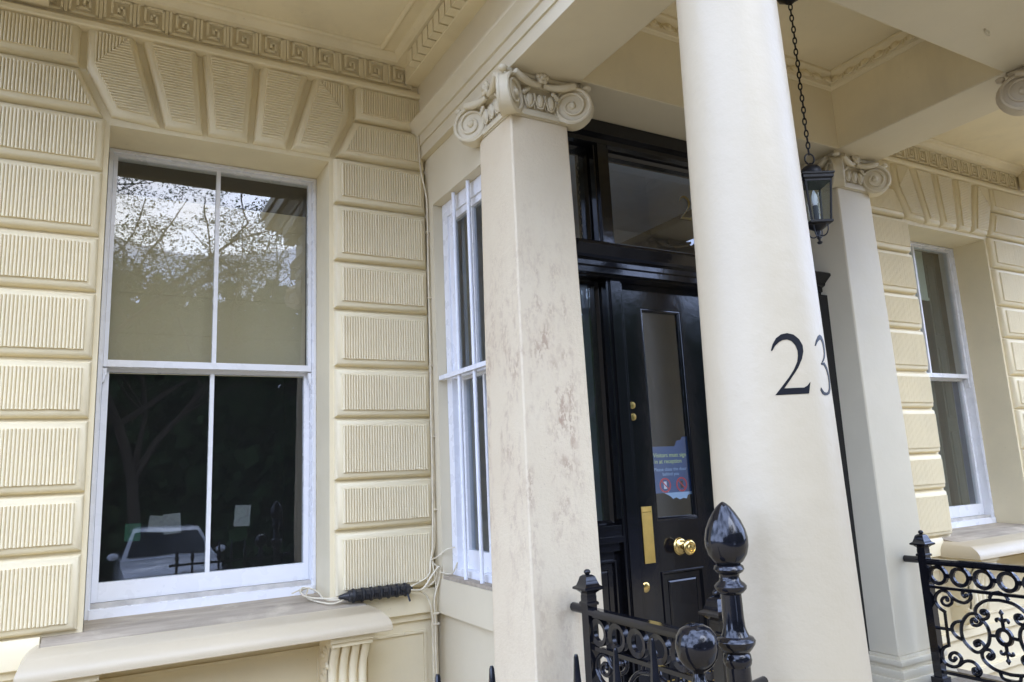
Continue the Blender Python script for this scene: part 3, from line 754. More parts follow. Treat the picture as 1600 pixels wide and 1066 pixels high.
def capital(parent, cx, cy, h, mat, round_=False):
    c = part('capital', MB().box(cx - h + .004, cx + h - .004, cy - h + .004, cy + h - .004, 1.70, 1.90) if not round_ else MB().lathe([(h - .002, 1.70), (h - .002, 1.90)], (cx, cy, 0), 32), mat, parent)
    ab = MB(); R0 = .252
    def outline(k, z):
        pts = []
        for q in range(4):
            a0 = q * PI / 2
            # corner blunted, side concave
            for s_ in [-.96 + 1.92 * i / 10 for i in range(11)]:
                dep = h + .030 + (R0 - h - .062) * (abs(s_) ** 2.2)
                px, py = dep * k, s_ * R0 * k * .93
                pts.append((cx + px * math.cos(a0) - py * math.sin(a0), cy + px * math.sin(a0) + py * math.cos(a0), z))
        return pts
    ab.loft([outline(.88, 1.868), outline(.93, 1.876), outline(.955, 1.890), outline(.96, 1.900), outline(1.0, 1.904), outline(1.008, 1.915), outline(1.0, 1.923)], cap=False)
    for z in (1.868, 1.923):
        ol = outline(.88 if z < 1.9 else 1.0, z); o_ = len(ab.v); ab.v += ol + [(cx, cy, z)]; n_ = len(ol)
        ab.f += [(o_ + i, o_ + (i + 1) % n_, o_ + n_) for i in range(n_)]
    part('abacus', ab, mat, c, smooth=35)
    if mat.name not in VOL: VOL[mat.name] = mesh_of('volute', volute_mb(), mat, smooth=45); ROSE[mat.name] = mesh_of('rosette', rose_mb(), mat, smooth=60)
    for sx, sy in ((-1, -1), (1, -1), (1, 1), (-1, 1)):
        ang = math.atan2(sy, sx)
        inst('volute', VOL[mat.name], c, (cx + sx * .190, cy + sy * .190, 1.792), (0, 0, ang))
        tm = MB().ellip((cx + sx * .242, cy + sy * .242, 1.887), .024, .024, .016, 8, 5); part('corner_leaf', tm, mat, c, smooth=60)
    for q in range(4):
        a = q * PI / 2; ca, sa = math.cos(a), math.sin(a)
        def W(px, py, z): return (cx + px * ca - py * sa, cy + px * sa + py * ca, z)
        inst('rosette', ROSE[mat.name], c, W(h + .040, 0, 1.913), (0, 0, a + PI / 2))
        b = MB()
        for k in range(-1, 2):
            ee = MB().ellip((0, 0, 0), .016, .020, .036, 10, 6); ee.xform(Matrix.Translation(W(h + .012, k * .062, 1.800)) @ Matrix.Rotation(a, 4, 'Z')); b.v, b.f = b.v, b.f; b.add(ee.v, ee.f)
            b.tube([W(h + .008, k * .062 - .026, 1.836), W(h + .016, k * .062 - .028, 1.80), W(h + .012, k * .062 - .014, 1.764), W(h + .012, k * .062, 1.758), W(h + .012, k * .062 + .014, 1.764), W(h + .016, k * .062 + .028, 1.80), W(h + .008, k * .062 + .026, 1.836)], .006, 5)
            if k < 1: b.loft([[W(h + .018, k * .062 + .031 + d_, z) for d_, z in ((-.004, 1.83), (.004, 1.83))] + [W(h, k * .062 + .031 + d_, 1.83) for d_ in (.004, -.004)], [W(h + .010, k * .062 + .031 + d_, z) for d_, z in ((-.001, 1.755), (.001, 1.755))] + [W(h, k * .062 + .031 + d_, 1.755) for d_ in (.001, -.001)]])
        part('egg_row', b, mat, c, smooth=60)
        s_ = MB()
        for sg in (-1, 1):
            P = [W(h + .034, sg * .012, 1.873), W(h + .042, sg * .06, 1.868), W(h + .058, sg * .12, 1.874), W(h + .075, sg * .172, 1.890)]
            s_.tube(P, [.013, .016, .020, .016], 8, smooth=4)
            # little honeysuckle leaf in the angle beside the volute
            for i in range(3): s_.ellip(W(h + .022, sg * (.072 + .012 * i), 1.848 - .010 * i), .011, .012, .014, 8, 5)
        part('festoon', s_, mat, c, smooth=60)
    am = MB()
    if round_:
        am.lathe([(h - .006, 1.708), (h + .008, 1.712), (h + .014, 1.722), (h + .008, 1.732), (h + .002, 1.736), (h + .006, 1.745), (h - .002, 1.75)], (cx, cy, 0), 40)
    else:
        for o_, z0, z1 in ((.003, 1.706, 1.713), (.012, 1.713, 1.733), (.005, 1.733, 1.750)):
            am.box(cx - h - o_, cx + h + o_, cy - h - o_, cy + h + o_, z0, z1)
    part('astragal', am, mat, c, smooth=40)
FZ = -1.30
def pier(cx, cy, mat, cmat, lab):
    t = thing('porch_pier', lab, 'pier', (cx, cy, FZ))
    zs = [FZ + .17 + (1.70 - FZ - .17) * k / 10 for k in range(11)]
    def hw(z): return .187 - .022 * max(0, (z + 1.0) / 2.7) ** 1.35
    m = MB(); b = .007
    rings = []
    for z in zs:
        h = hw(z); rings.append([(cx - h + b, cy - h, z), (cx + h - b, cy - h, z), (cx + h, cy - h + b, z), (cx + h, cy + h, z), (cx - h, cy + h, z), (cx - h, cy - h + b, z)])
    m.loft(rings); part('shaft', m, mat, t, smooth=30)
    bs = MB(); h = .187
    for o_, z0, z1 in ((.008, -1.150, -1.132), (.030, -1.18, -1.150), (.020, -1.20, -1.18), (.042, -1.245, -1.20), (.055, FZ - .0, -1.245)):
        bs.loft([[(cx - h - o_ * f_, cy - h - o_ * f_, z), (cx + h + o_ * f_, cy - h - o_ * f_, z), (cx + h + o_ * f_, cy + h + o_ * f_, z), (cx - h - o_ * f_, cy + h + o_ * f_, z)] for f_, z in ((1, z0), (1.12, (z0 + z1) / 2), (1, z1))])
    part('base', bs, cmat, t, smooth=30)
    capital(t, cx, cy, hw(1.7), cmat); return t
pier(1.828, 3.012, WORN, PALE, 'square porch pier with brown flaking paint and a scrolled capital, left of the door')
pier(4.222, 3.012, PALE, PALE, 'smooth clean square pier with a scrolled capital, between lantern and far window')
def rad(z): return .1637 + (1.55 - max(z, -.9)) * .0165
def column(cx, cy, lab):
    t = thing('porch_column', lab, 'column', (cx, cy, FZ))
    prof = []
    for k in range(25):
        u = k / 24; z = -1.12 + 2.83 * u
        prof.append((rad(z), z))
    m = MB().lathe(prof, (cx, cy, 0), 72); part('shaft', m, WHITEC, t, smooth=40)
    b = MB().lathe([(.205, -1.10), (.214, -1.115), (.225, -1.13), (.232, -1.15), (.222, -1.165), (.215, -1.175), (.235, -1.19), (.255, -1.21), (.255, -1.225), (.24, -1.24)], (cx, cy, 0), 48)
    part('base', b, WHITEC, t, smooth=40)
    part('plinth', MB().box(cx - .27, cx + .27, cy - .27, cy + .27, FZ, -1.24), WHITEC, t)
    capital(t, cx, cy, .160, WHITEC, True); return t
c1 = column(1.82, 1.610, 'large round cream column bearing the black number twenty-three')
column(4.245, 1.555, 'round cream column at the far front corner, only its scrolled capital showing')
def num_mesh(pairs):
    mb = MB(); O = []; I = []
    def P(a, z, o):
        a = a + 4.5 if a > -92 else a; r = rad(z) + o; return (1.82 + r * math.cos(math.radians(a)), 1.61 + r * math.sin(math.radians(a)), z)
    den = []
    for (p, q), (p2, q2) in zip(pairs, pairs[1:]):
        for j in range(4):
            t_ = j / 4; den.append(((p[0] + (p2[0] - p[0]) * t_, p[1] + (p2[1] - p[1]) * t_), (q[0] + (q2[0] - q[0]) * t_, q[1] + (q2[1] - q[1]) * t_)))
    den.append(pairs[-1])
    rings = [[P(*p, .0012), P((p[0] + q[0]) / 2, (p[1] + q[1]) / 2, .0012), P(*q, .0012), P(*q, -.002), P(*p, -.002)] for p, q in den]
    return mb.loft(rings)
TWO = [((-131.37, 0.3148), (-130.01, 0.3145)), ((-129.25, 0.3335), (-127.37, 0.3277)), ((-125.63, 0.3509), (-123.49, 0.3387)), ((-120.74, 0.3614), (-120.06, 0.3441)), ((-115.31, 0.3643), (-115.69, 0.3455)), ((-109.22, 0.3596), (-111.77, 0.3404)), ((-103.9, 0.3455), (-108.41, 0.3273)), ((-101.01, 0.3273), (-106.91, 0.3112)), ((-101.08, 0.3091), (-107.19, 0.2963)), ((-103.48, 0.2877), (-108.63, 0.2793)), ((-108.72, 0.2603), (-112.71, 0.2564)), ((-115.61, 0.2335), (-118.58, 0.2328)), ((-123.47, 0.2028), (-131.79, 0.1844)), ((-105.04, 0.2032), (-112.84, 0.1846)), ((-101.41, 0.2083), (-103.61, 0.1855)), ((-97.69, 0.2188), (-100.69, 0.1858))]
part('number_two', num_mesh(TWO), NUMB, c1, smooth=30)
T3a = [((-90.0, .328), (-88.6, .3275)), ((-86.7, .345), (-85.0, .3395)), ((-82.3, .359), (-81.2, .3465)), ((-78, .365), (-77.8, .3505)), ((-73.5, .361), (-76, .348)), ((-69.5, .348), (-73.8, .338)), ((-68, .334), (-73, .326)), ((-69, .314), (-73.5, .309)), ((-73, .2955), (-76.5, .294)), ((-77.5, .284), (-83.3, .2755))]
T3b = [((-83.3, .2765), (-83.3, .2725)), ((-76.5, .281), (-77.7, .271)), ((-69.5, .266), (-73, .256)), ((-65.5, .245), (-70.5, .240)), ((-65.5, .223), (-70.8, .222)), ((-68, .203), (-73, .204)), ((-74, .187), (-76.5, .193)), ((-80.1, .1815), (-80.5, .189)), ((-85, .181), (-85, .1905)), ((-88.5, .1855), (-87.5, .1985)), ((-90.3, .196), (-89.0, .2035))]
t3 = part('number_three', num_mesh(T3a), NUMB, c1, smooth=30)
part('lower_bowl', num_mesh(T3b), NUMB, t3, smooth=30)

# ------------------------------------------------------------------ porch floor and steps
pf = thing('porch_floor', 'grey stone porch landing and steps between the railings', 'steps', (3.03, 2.2, GP))
part('landing', MB().box(1.40, 4.65, 1.25, 3.45, GP, FZ), STONE, pf)
for k in range(3): part('step', MB().box(2.1, 3.95, 1.25 - .3 * (k + 1), 1.249 - .3 * k, GP, FZ - .13 * (k + 1)), STONE, pf)

# ------------------------------------------------------------------ door frame, fanlight, doors
df = thing('doorway', 'glossy black doorway surround with fanlight, sidelight and moulded transom', 'doorway', (3.03, 3.2, FZ))
DX0, DX1 = 1.95, 4.051
m = MB()
m.box(DX0, 2.10, 3.06, 3.30, FZ, 1.922).box(3.95, DX1, 3.010, 3.30, FZ, 1.03).box(3.951, DX1 - .001, 3.09, 3.30, 1.03, 1.921)       # outer posts
m.box(2.10, 3.95, 3.075, 3.30, 1.845, 1.9225)                                        # head
m.box(2.10, 3.95, 3.105, 3.30, 1.80, 1.845)
part('frame_posts', m, BLACK, df)
for x in (2.345, 3.775): part('fanlight_mullion', MB().box(x, x + .105, 3.12, 3.30, 1.19, 1.80).box(x + .02, x + .085, 3.105, 3.121, 1.19, 1.80), BLACK, df)
tr = MB(); tp = [(0, 1.175), (-.115, 1.175), (-.130, 1.165), (-.132, 1.150), (-.105, 1.128), (-.085, 1.110), (-.080, 1.095), (-.058, 1.085), (-.058, 1.060), (-.045, 1.055), (-.045, 1.025), (0, 1.025)]
tr.sweep(tp, lambda a, b: (2.10, 3.098 + a, b), lambda a, b: (DX1 + .001, 3.098 + a, b))
tr.box(2.10, 3.95, 3.098, 3.30, 1.02, 1.195)
part('transom', tr, BLACK, df, smooth=25)
for x in (2.374, 3.70): part('door_post', MB().box(x, x + .108, 3.125, 3.30, FZ, 1.02).box(x + .022, x + .086, 3.112, 3.126, FZ, 1.02), BLACK, df)
def glaz(x0, x1, z0, z1, y, parent, b=.024):
    m = MB()
    pr = [(0, -.014), (.008, -.016), (.018, -.006), (b, .0)]
    rings = []
    for i_, d_ in pr: rings.append([(x0 + i_, y + d_, z0 + i_), (x1 - i_, y + d_, z0 + i_), (x1 - i_, y + d_, z1 - i_), (x0 + i_, y + d_, z1 - i_)])
    m.loft(rings, cap=False); part('glazing_bead', m, BLACK, parent, smooth=20)
    part('pane', MB().add([(x0, y + .004, z0), (x1, y + .004, z0), (x1, y + .004, z1), (x0, y + .004, z1)], [(0, 1, 2, 3)]), DGLASS, parent, smooth=0)
glaz(2.10, 2.345, 1.195, 1.80, 3.19, df); glaz(2.45, 3.775, 1.195, 1.80, 3.19, df); glaz(3.88, 3.95, 1.195, 1.80, 3.19, df)
glaz(2.10, 2.374, -.29, 1.02, 3.20, df); glaz(3.808, 3.95, -.29, 1.02, 3.20, df)
def panel(x0, x1, z0, z1, y, parent, name='panel'):
    m = MB(); rings = []
    for i_, d_ in ((0, .0), (.004, -.014), (.014, -.014), (.022, .012), (.030, .012), (.062, -.006), (.064, -.006)):
        rings.append([(x0 + i_, y + d_, z0 + i_), (x1 - i_, y + d_, z0 + i_), (x1 - i_, y + d_, z1 - i_), (x0 + i_, y + d_, z1 - i_)])
    m.loft(rings); part(name, m, BLACK, parent, smooth=20)
for x0, x1 in ((2.10, 2.374), (3.808, 3.95)):
    m = MB().box(x0, x1, 3.17, 3.24, FZ, -.42); m.box(x0, x1, 3.13, 3.24, -.345, -.29).box(x0, x1, 3.115, 3.24, -.375, -.345).box(x0, x1, 3.145, 3.24, -.42, -.375)
    o = part('sidelight_rail', m, BLACK, df); panel(x0 + .03, x1 - .03, FZ + .18, -.46, 3.168, o)
# gold 27 on the fanlight
def stroke(pairs, X0, Z0, W, H, y):
    m = MB(); den = []
    for (p, q), (p2, q2) in zip(pairs, pairs[1:]):
        for j in range(3):
            t_ = j / 3; den.append(((p[0] + (p2[0] - p[0]) * t_, p[1] + (p2[1] - p[1]) * t_), (q[0] + (q2[0] - q[0]) * t_, q[1] + (q2[1] - q[1]) * t_)))
    den.append(pairs[-1])
    return m.loft([[(X0 + p[0] * W, y, Z0 + p[1] * H), (X0 + q[0] * W, y, Z0 + q[1] * H), (X0 + q[0] * W, y + .002, Z0 + q[1] * H), (X0 + p[0] * W, y + .002, Z0 + p[1] * H)] for p, q in den])
N2 = [((a[0] + 131.6) / 33.8, (a[1] - .1844) / .180) for a, b in TWO]
N2 = list(zip(N2, [((b[0] + 131.6) / 33.8, (b[1] - .1844) / .180) for a, b in TWO]))
part('number_two', stroke(N2, 3.018, 1.468, .100, .155, 3.188), GOLD, df)
N7 = [((0, .80), (.06, .80)), ((.04, 1.0), (.10, .88)), ((.95, 1.0), (.82, .88)), ((.60, .5), (.50, .5)), ((.36, 0), (.24, 0))]
part('number_seven', stroke(N7, 3.135, 1.468, .095, .155, 3.188), GOLD, df)
def door(x0, x1, lab, left=True):
    t = thing('front_door', lab, 'door', ((x0 + x1) / 2, 3.2, FZ))
    y = 3.185; sw = .112; g0, g1 = x0 + sw, x0 + sw + .296
    if not left: g0, g1 = x1 - sw - .296, x1 - sw
    m = MB()
    m.box(x0 - (.06 if left else 0), g0, y, y + .05, FZ + .01, 1.018).box(g1, x1, y, y + .05, FZ + .01, 1.018)
    m.box(g0, g1, y, y + .05, .885, 1.018).box(g0, g1, y, y + .05, -.56, -.295).box(g0, g1, y, y + .05, FZ + .01, -1.12)
    o = part('leaf_frame', m, BLACK, t)
    pm = MB().box(g0, g1, y + .012, y + .035, -1.12, -.56); part('panel_field', pm, BLACK, t); panel(g0 - .004, g1 + .004, -1.12, -.556, y + .006, t)
    glaz(g0, g1, -.295, .885, y + .018, t, .016)
    kp = MB().box(x0 + .02, x1 - .02, y - .003, y - .0005, FZ + .02, -1.10); part('kick_plate', kp, BRASSD, t)
    if left:
        kx, kz = 2.795, -.437
        kn = MB().lathe([(.0, -.001), (.045, -.001), (.047, -.006), (.042, -.010), (.040, -.014), (.030, -.018), (.026, -.024), (.016, -.028), (.013, -.040), (.014, -.052), (.024, -.058), (.036, -.064), (.042, -.074), (.042, -.082), (.036, -.090), (.030, -.092), (.028, -.089), (.020, -.090), (.016, -.096), (.0, -.098)], (kx, y, kz), 32, 'y')
        part('door_knob', kn, BRASS, t, smooth=35)
        lp = MB().box(2.547, 2.617, y - .005, y - .0005, -.506, -.212); o = part('letter_plate', lp, BRASSD, t)
        part('plate_line', MB().box(2.553, 2.611, y - .0065, y - .005, -.242, -.239), BRASS, o)
        for z, r in ((.332, .020), (.268, .020), (-.624, .026)):
            lk = MB().lathe([(.0, -.001), (r, -.001), (r, -.004), (r * .9, -.006), (r * .3, -.007), (.0, -.007)], (x0 + .001, y, z), 20, 'y')
            o = part('lock_cover', lk, BRASS, t)
    return t
door(2.540, 3.115, 'glossy black door with tall glass pane, brass knob and vertical brass plate')
door(3.120, 3.695, 'second black door, mostly hidden behind the numbered column', False)
# sign on the inside of the door glass
sg = thing('door_notice', 'blue visitor notice inside the glass of the black door', 'notice', (2.82, 3.215, -.21))
YS = 3.2165
m = MB(); m.box(2.672, 2.944, YS, YS + .0015, -.150, .105)
part('notice_sheet', m, SIGNB, sg, smooth=0)
part('notice_top', MB().add([(2.845, YS, .1051), (2.944, YS, .1051), (2.944, YS, .158), (2.905, YS, .158), (2.895, YS, .140), (2.862, YS, .135)], [(0, 1, 2, 3, 4, 5)]), SIGNB, sg, smooth=0)  # ragged outline where a reflection breaks up the sheet, put into its shape
part('notice_bottom', MB().add([(2.745, YS, -.1501), (2.944, YS, -.1501), (2.944, YS, -.163), (2.915, YS, -.168), (2.905, YS, -.188), (2.880, YS, -.183), (2.855, YS, -.190), (2.830, YS, -.178), (2.805, YS, -.184), (2.785, YS, -.168)], [tuple(range(10))]), SIGNW, sg, smooth=0)  # pale strip with a ragged lower edge
def text(s, x, z, size, mat, parent):
    cu = bpy.data.curves.new('lettering', 'FONT'); cu.body = s; cu.size = size; cu.align_x = 'CENTER'; cu.extrude = .0003
    tmp = bpy.data.objects.new('tmp', cu); COL.objects.link(tmp)
    me = bpy.data.meshes.new_from_object(tmp.evaluated_get(bpy.context.evaluated_depsgraph_get()))
    bpy.data.objects.remove(tmp); me.materials.clear(); me.materials.append(mat)
    o = bpy.data.objects.new('lettering', me); COL.objects.link(o); o.parent = parent
    o.location = Vector((x, YS - .0015, z)) - ORG[parent.name]; o.rotation_euler = (PI / 2, 0, 0); return o
text('Visitors must sign', 2.806, .046, .0335, SIGNY, sg); text('in at reception', 2.790, .012, .0335, SIGNY, sg)
text('Please close the door', 2.802, -.030, .027, SIGNW, sg); text('behind you', 2.802, -.056, .027, SIGNW, sg)
for x in (2.755, 2.875):
    rg = MB().tube([(x + .036 * math.cos(a), YS - .001, -.108 + .036 * math.sin(a)) for a in [2 * PI * k / 24 for k in range(24)]], .0055, 4, closed=True, flatk=.3)
    o = part('prohibition_ring', rg, SIGNR, sg)
    part('phone_symbol', MB().box(x - .010, x + .010, YS - .002, YS - .0012, -.128, -.088), SIGNK if x > 2.8 else SIGNP, o)
    sl_ = MB().box(-.034, .034, YS - .003, YS - .0022, -.003, .003); sl_.xform(Matrix.Translation((x, 0, -.108)) @ Matrix.Rotation(.785, 4, 'Y')); part('prohibition_bar', sl_, SIGNR, o)
    text('no phones' if x > 2.8 else 'no smoking', x, -.146, .010, SIGNW, sg)

# ------------------------------------------------------------------ hanging lantern
LX, LY = 2.985, 2.223
la = thing('hanging_lantern', 'black four-sided lantern on a chain beside the numbered column', 'lantern', (LX, LY, 1.02))
def sq(h, z): return [(LX - h, LY - h, z), (LX + h, LY - h, z), (LX + h, LY + h, z), (LX - h, LY + h, z)]
rot_l = Matrix.Translation((LX, LY, 0)) @ Matrix.Rotation(math.radians(-28), 4, 'Z') @ Matrix.Diagonal((.80, .80, 1, 1)) @ Matrix.Translation((-LX, -LY, 0))
def lpart(name, mb, mat, parent=None, sm=30): return part(name, mb.xform(rot_l), mat, parent or la, sm)
lpart('lantern_roof', MB().loft([sq(.085, 1.322), sq(.092, 1.328), sq(.092, 1.340), sq(.098, 1.345), sq(.098, 1.352), sq(.070, 1.362), sq(.062, 1.366)]), MATB)
lpart('lantern_dome', MB().lathe([(.062, 1.362), (.062, 1.378), (.056, 1.395), (.040, 1.408), (.018, 1.416), (.012, 1.424), (.0, 1.43)], (LX, LY, 0), 20), MATB, sm=50)
fm = MB()
HT, HB, ZT_, ZB_ = .078, .058, 1.322, 1.118
for sx, sy in ((-1, -1), (1, -1), (1, 1), (-1, 1)): fm.tube([(LX + sx * HB, LY + sy * HB, ZB_), (LX + sx * HT, LY + sy * HT, ZT_)], .007, 4)
fm.loft([sq(.064, 1.106), sq(.068, 1.110), sq(.068, 1.118), sq(.062, 1.122)]); fm.loft([sq(.082, 1.312), sq(.082, 1.321)])
lpart('lantern_frame', fm, MATB)
for k in range(4):
    a, b = sq(HB, ZB_), sq(HT, ZT_ - .01); j = (k + 1) % 4
    lpart('pane', MB().add([a[k], a[j], b[j], b[k]], [(0, 1, 2, 3)]), LGLASS, sm=0)
lpart('candle_tube', MB().lathe([(.016, 1.12), (.016, 1.205), (.012, 1.208)], (LX, LY, 0), 14), PLAST)
lpart('bulb', MB().lathe([(.010, 1.206), (.016, 1.225), (.018, 1.245), (.013, 1.268), (.004, 1.285), (.0, 1.287)], (LX, LY, 0), 14), BULB, sm=60)
lpart('lantern_foot', MB().lathe([(.058, 1.108), (.050, 1.096), (.030, 1.085), (.014, 1.078), (.010, 1.050), (.013, 1.044), (.008, 1.038), (.006, 1.030), (.017, 1.022), (.010, 1.014), (.0, 1.012)], (LX, LY, 0), 16), MATB)
for k in range(4):
    a = k * PI / 2 + .785; pts = [(LX + r * math.cos(a), LY + r * math.sin(a), z) for r, z in ((.060, 1.100), (.058, 1.075), (.046, 1.056), (.026, 1.050), (.010, 1.056))]
    lpart('foot_scroll', MB().tube(pts, .0035, 6, smooth=3), MATB, sm=60)
part('hanging_ring', MB().tube([(LX + .024 * math.cos(a) * .9, LY - .024 * math.cos(a) * .4, 1.448 + .028 * math.sin(a)) for a in [2 * PI * k / 20 for k in range(20)]], .0042, 6, closed=True), MATB, la, 60)
lk = MB().tube([(.0085 * math.cos(a), 0, .019 * math.sin(a) + .0) for a in [2 * PI * k / 12 for k in range(12)]], .0036, 5, closed=True)
lkm = mesh_of('chain_link', lk, MATB, smooth=60)
for k in range(27): inst('chain_link', lkm, la, (LX + .002 * math.sin(k), LY, 1.488 + .0315 * k), (0, 0, (PI / 2 if k % 2 else 0) + .5))
part('ceiling_rose', MB().lathe([(.0, 2.300), (.022, 2.301), (.034, 2.312), (.062, 2.330), (.070, 2.345), (.070, 2.419)], (LX, LY, 0), 8), MATB, la)

# ------------------------------------------------------------------ ornamental porch railings
ST = dict(
S1=[(2.618, -0.883), (2.646, -0.866), (2.664, -0.843), (2.669, -0.817), (2.656, -0.789), (2.625, -0.767), (2.593, -0.771), (2.572, -0.795), (2.54, -0.814), (2.503, -0.818), (2.472, -0.798), (2.463, -0.775), (2.473, -0.755), (2.494, -0.753), (2.508, -0.769), (2.499, -0.785), (2.487, -0.777)],
S1b=[(2.571, -0.8), (2.575, -0.826), (2.601, -0.845), (2.625, -0.84), (2.632, -0.82), (2.617, -0.803), (2.597, -0.802), (2.598, -0.814)],
S2=[(2.623, -0.882), (2.625, -0.968), (2.626, -1.066)],
S3=[(2.626, -1.061), (2.655, -1.076), (2.673, -1.104), (2.675, -1.136), (2.658, -1.163), (2.621, -1.172), (2.587, -1.16), (2.56, -1.137), (2.529, -1.124), (2.499, -1.128), (2.477, -1.149), (2.47, -1.172), (2.486, -1.19), (2.508, -1.184), (2.51, -1.165), (2.496, -1.157), (2.49, -1.169)],
S3b=[(2.584, -1.157), (2.566, -1.126), (2.576, -1.102), (2.601, -1.094), (2.625, -1.109), (2.631, -1.133), (2.611, -1.139), (2.599, -1.124)],
S4=[(2.704, -0.974), (2.596, -0.973)],
S5=[(2.54, -0.919), (2.574, -0.932), (2.594, -0.958), (2.592, -0.983), (2.574, -1.006), (2.547, -1.017)],
S6=[(2.455, -0.908), (2.466, -0.896), (2.481, -0.911), (2.474, -0.929), (2.448, -0.928), (2.427, -0.908), (2.431, -0.884), (2.454, -0.869), (2.486, -0.874), (2.516, -0.901), (2.538, -0.939), (2.545, -0.986), (2.535, -1.025), (2.508, -1.055), (2.48, -1.07), (2.454, -1.063), (2.43, -1.039), (2.437, -1.018), (2.458, -1.007), (2.48, -1.021), (2.475, -1.037), (2.459, -1.027)],
S7=[(2.433, -0.894), (2.41, -0.91), (2.397, -0.938), (2.395, -0.972), (2.406, -1.013), (2.428, -1.043)],
S8=[(2.405, -0.861), (2.42, -0.86), (2.415, -0.846), (2.395, -0.846), (2.385, -0.862), (2.396, -0.884), (2.42, -0.892), (2.444, -0.885), (2.453, -0.862), (2.444, -0.835), (2.414, -0.807), (2.376, -0.789), (2.318, -0.782)],
S9=[(2.367, -0.778), (2.351, -0.754), (2.318, -0.741)],
S10=[(2.41, -1.073), (2.422, -1.085), (2.408, -1.093), (2.391, -1.079), (2.391, -1.06), (2.408, -1.046), (2.437, -1.053), (2.45, -1.075), (2.445, -1.103), (2.419, -1.128), (2.382, -1.145), (2.318, -1.153)],
S11=[(2.369, -1.154), (2.358, -1.179), (2.318, -1.188)],
C=[(2.392, -0.970), (2.358, -0.968)])
YC = 2.318
def railing(x, dz, lab, kk=1.0):
    t = thing('porch_railing', lab, 'railing', (x, YC, FZ), 'ornamental railings at the porch sides')
    for y in (2.70, 2 * YC - 2.70):
        p = MB().box(x - .024, x + .024, y - .024, y + .024, FZ + .06, -.545 + dz)
        p.box(x - .036, x + .036, y - .036, y + .036, FZ, FZ + .062); o = part('post', p, IRON, t)
        def s4(h, z): return [(x - h, y - h, z + dz), (x + h, y - h, z + dz), (x + h, y + h, z + dz), (x - h, y + h, z + dz)]
        cp = MB().loft([s4(.030, -.582), s4(.030, -.572), s4(.023, -.566), s4(.023, -.535), s4(.034, -.525), s4(.048, -.518), s4(.048, -.510), s4(.036, -.503), s4(.029, -.485), s4(.024, -.468), s4(.014, -.460), s4(.006, -.458)])
        cp.ellip((x, y, -.449 + dz), .015, .015, .012, 10, 6)
        part('finial', cp, IRON, o, smooth=40)
    a, b = 2.676, 2 * YC - 2.676
    rl = MB(); rings = [[(x - .026, y, -.618 + dz), (x + .026, y, -.618 + dz), (x + .027, y, -.604 + dz), (x + .018, y, -.594 + dz), (x - .018, y, -.594 + dz), (x - .027, y, -.604 + dz)] for y in (a, b)]
    rl.loft(rings); rl.box(x - .014, x + .014, b, a, -.628 + dz, -.618 + dz); part('top_rail', rl, IRON, t, smooth=20)
    part('wall_stay', MB().tube([(x, 2.722, -.606 + dz), (x, 2.82, -.606 + dz)], .020, 10), IRON, t, 60)
    part('lower_rail', MB().box(x - .012, x + .012, b, a, -.758 + dz, -.742 + dz), IRON, t)
    part('bottom_rail', MB().box(x - .014, x + .014, b, a, -1.216 + dz, -1.198 + dz), IRON, t)
    rm = MB(); rings = []
    for q in range(28):
        an = 2 * PI * q / 28; ring = []
        for r, dx in ((.035, -.009), (.035, .009), (.0545, .013), (.0545, -.013)): ring.append((dx, r * math.cos(an), r * math.sin(an)))
        rings.append(ring)
    rings.append(rings[0]); rm.loft(rings, cap=False)
    rme = mesh_of('ring', rm, IRON, smooth=30)
    for k in range(6): inst('ring', rme, t, (x, 2.569 - .1252 * k + .062, -.683 + dz))
    lm = mesh_of('ring_link', MB().box(-.008, .008, -.011, .011, -.012, .012), IRON)
    for k in range(5): inst('ring_link', lm, t, (x, 2.569 - .1252 * k, -.683 + dz))
    def strokes(keys, name, r=.0095, mir=(False, True)):
        for mf in mir:
            m = MB()
            for k in keys:
                P = [(x, (2 * YC - q[0]) if mf else q[0], q[1] + dz) for q in ST[k]]
                if k in ('S2', 'S4', 'C'): m.tube(P, r, 6)
                else: m.tube(P, r, 6, smooth=4)
            for k in keys:
                for e in ((-1,) if k in ('S1', 'S1b', 'S3', 'S3b') else (0, -1) if k == 'S6' else (0,) if k in ('S8', 'S10') else ()):
                    q = ST[k][e]; m.ellip((x, (2 * YC - q[0]) if mf else q[0], q[1] + dz), .012, .012, .012, 8, 5)
            part(name, m, IRON, t, smooth=60)
    strokes(['S1', 'S1b'], 'corner_scroll'); strokes(['S3', 'S3b'], 'corner_scroll'); strokes(['S2', 'S4', 'S5'], 'side_bar')
    strokes(['S6', 'S7'], 'scroll'); strokes(['S8', 'S9'], 'arch_scroll'); strokes(['S10', 'S11'], 'arch_scroll'); strokes(['C'], 'connector')
    m = MB(); rings = []
    for q in range(24):
        an = 2 * PI * q / 24; rings.append([(x + dx, YC + r * math.cos(an), -.967 + dz + r * 1.12 * math.sin(an)) for r, dx in ((.024, -.008), (.024, .008), (.043, .010), (.043, -.010))])
    rings.append(rings[0]); m.loft(rings, cap=False)
    for s_ in (1, -1):
        z = -.967 + dz
        m.tube([(x, YC, z + s_ * .044), (x, YC, z + s_ * .085)], .010, 6)
        m.tube([(x, YC, z + s_ * .085), (x, YC, z + s_ * .108), (x, YC, z + s_ * .120), (x, YC, z + s_ * .138)], [.007, .006, .013, .003], 8)
        for e in (1, -1):
            m.tube([(x, YC, z + s_ * .070), (x, YC + e * .016, z + s_ * .088), (x, YC + e * .030, z + s_ * .083), (x, YC + e * .028, z + s_ * .070)], [.006, .009, .009, .005], 6, smooth=3)
    part('fleur_rosette', m, IRON, t, smooth=50)
    return t
railing(1.845, .018, 'ornamental black iron railing from the flaking pier to the numbered column')
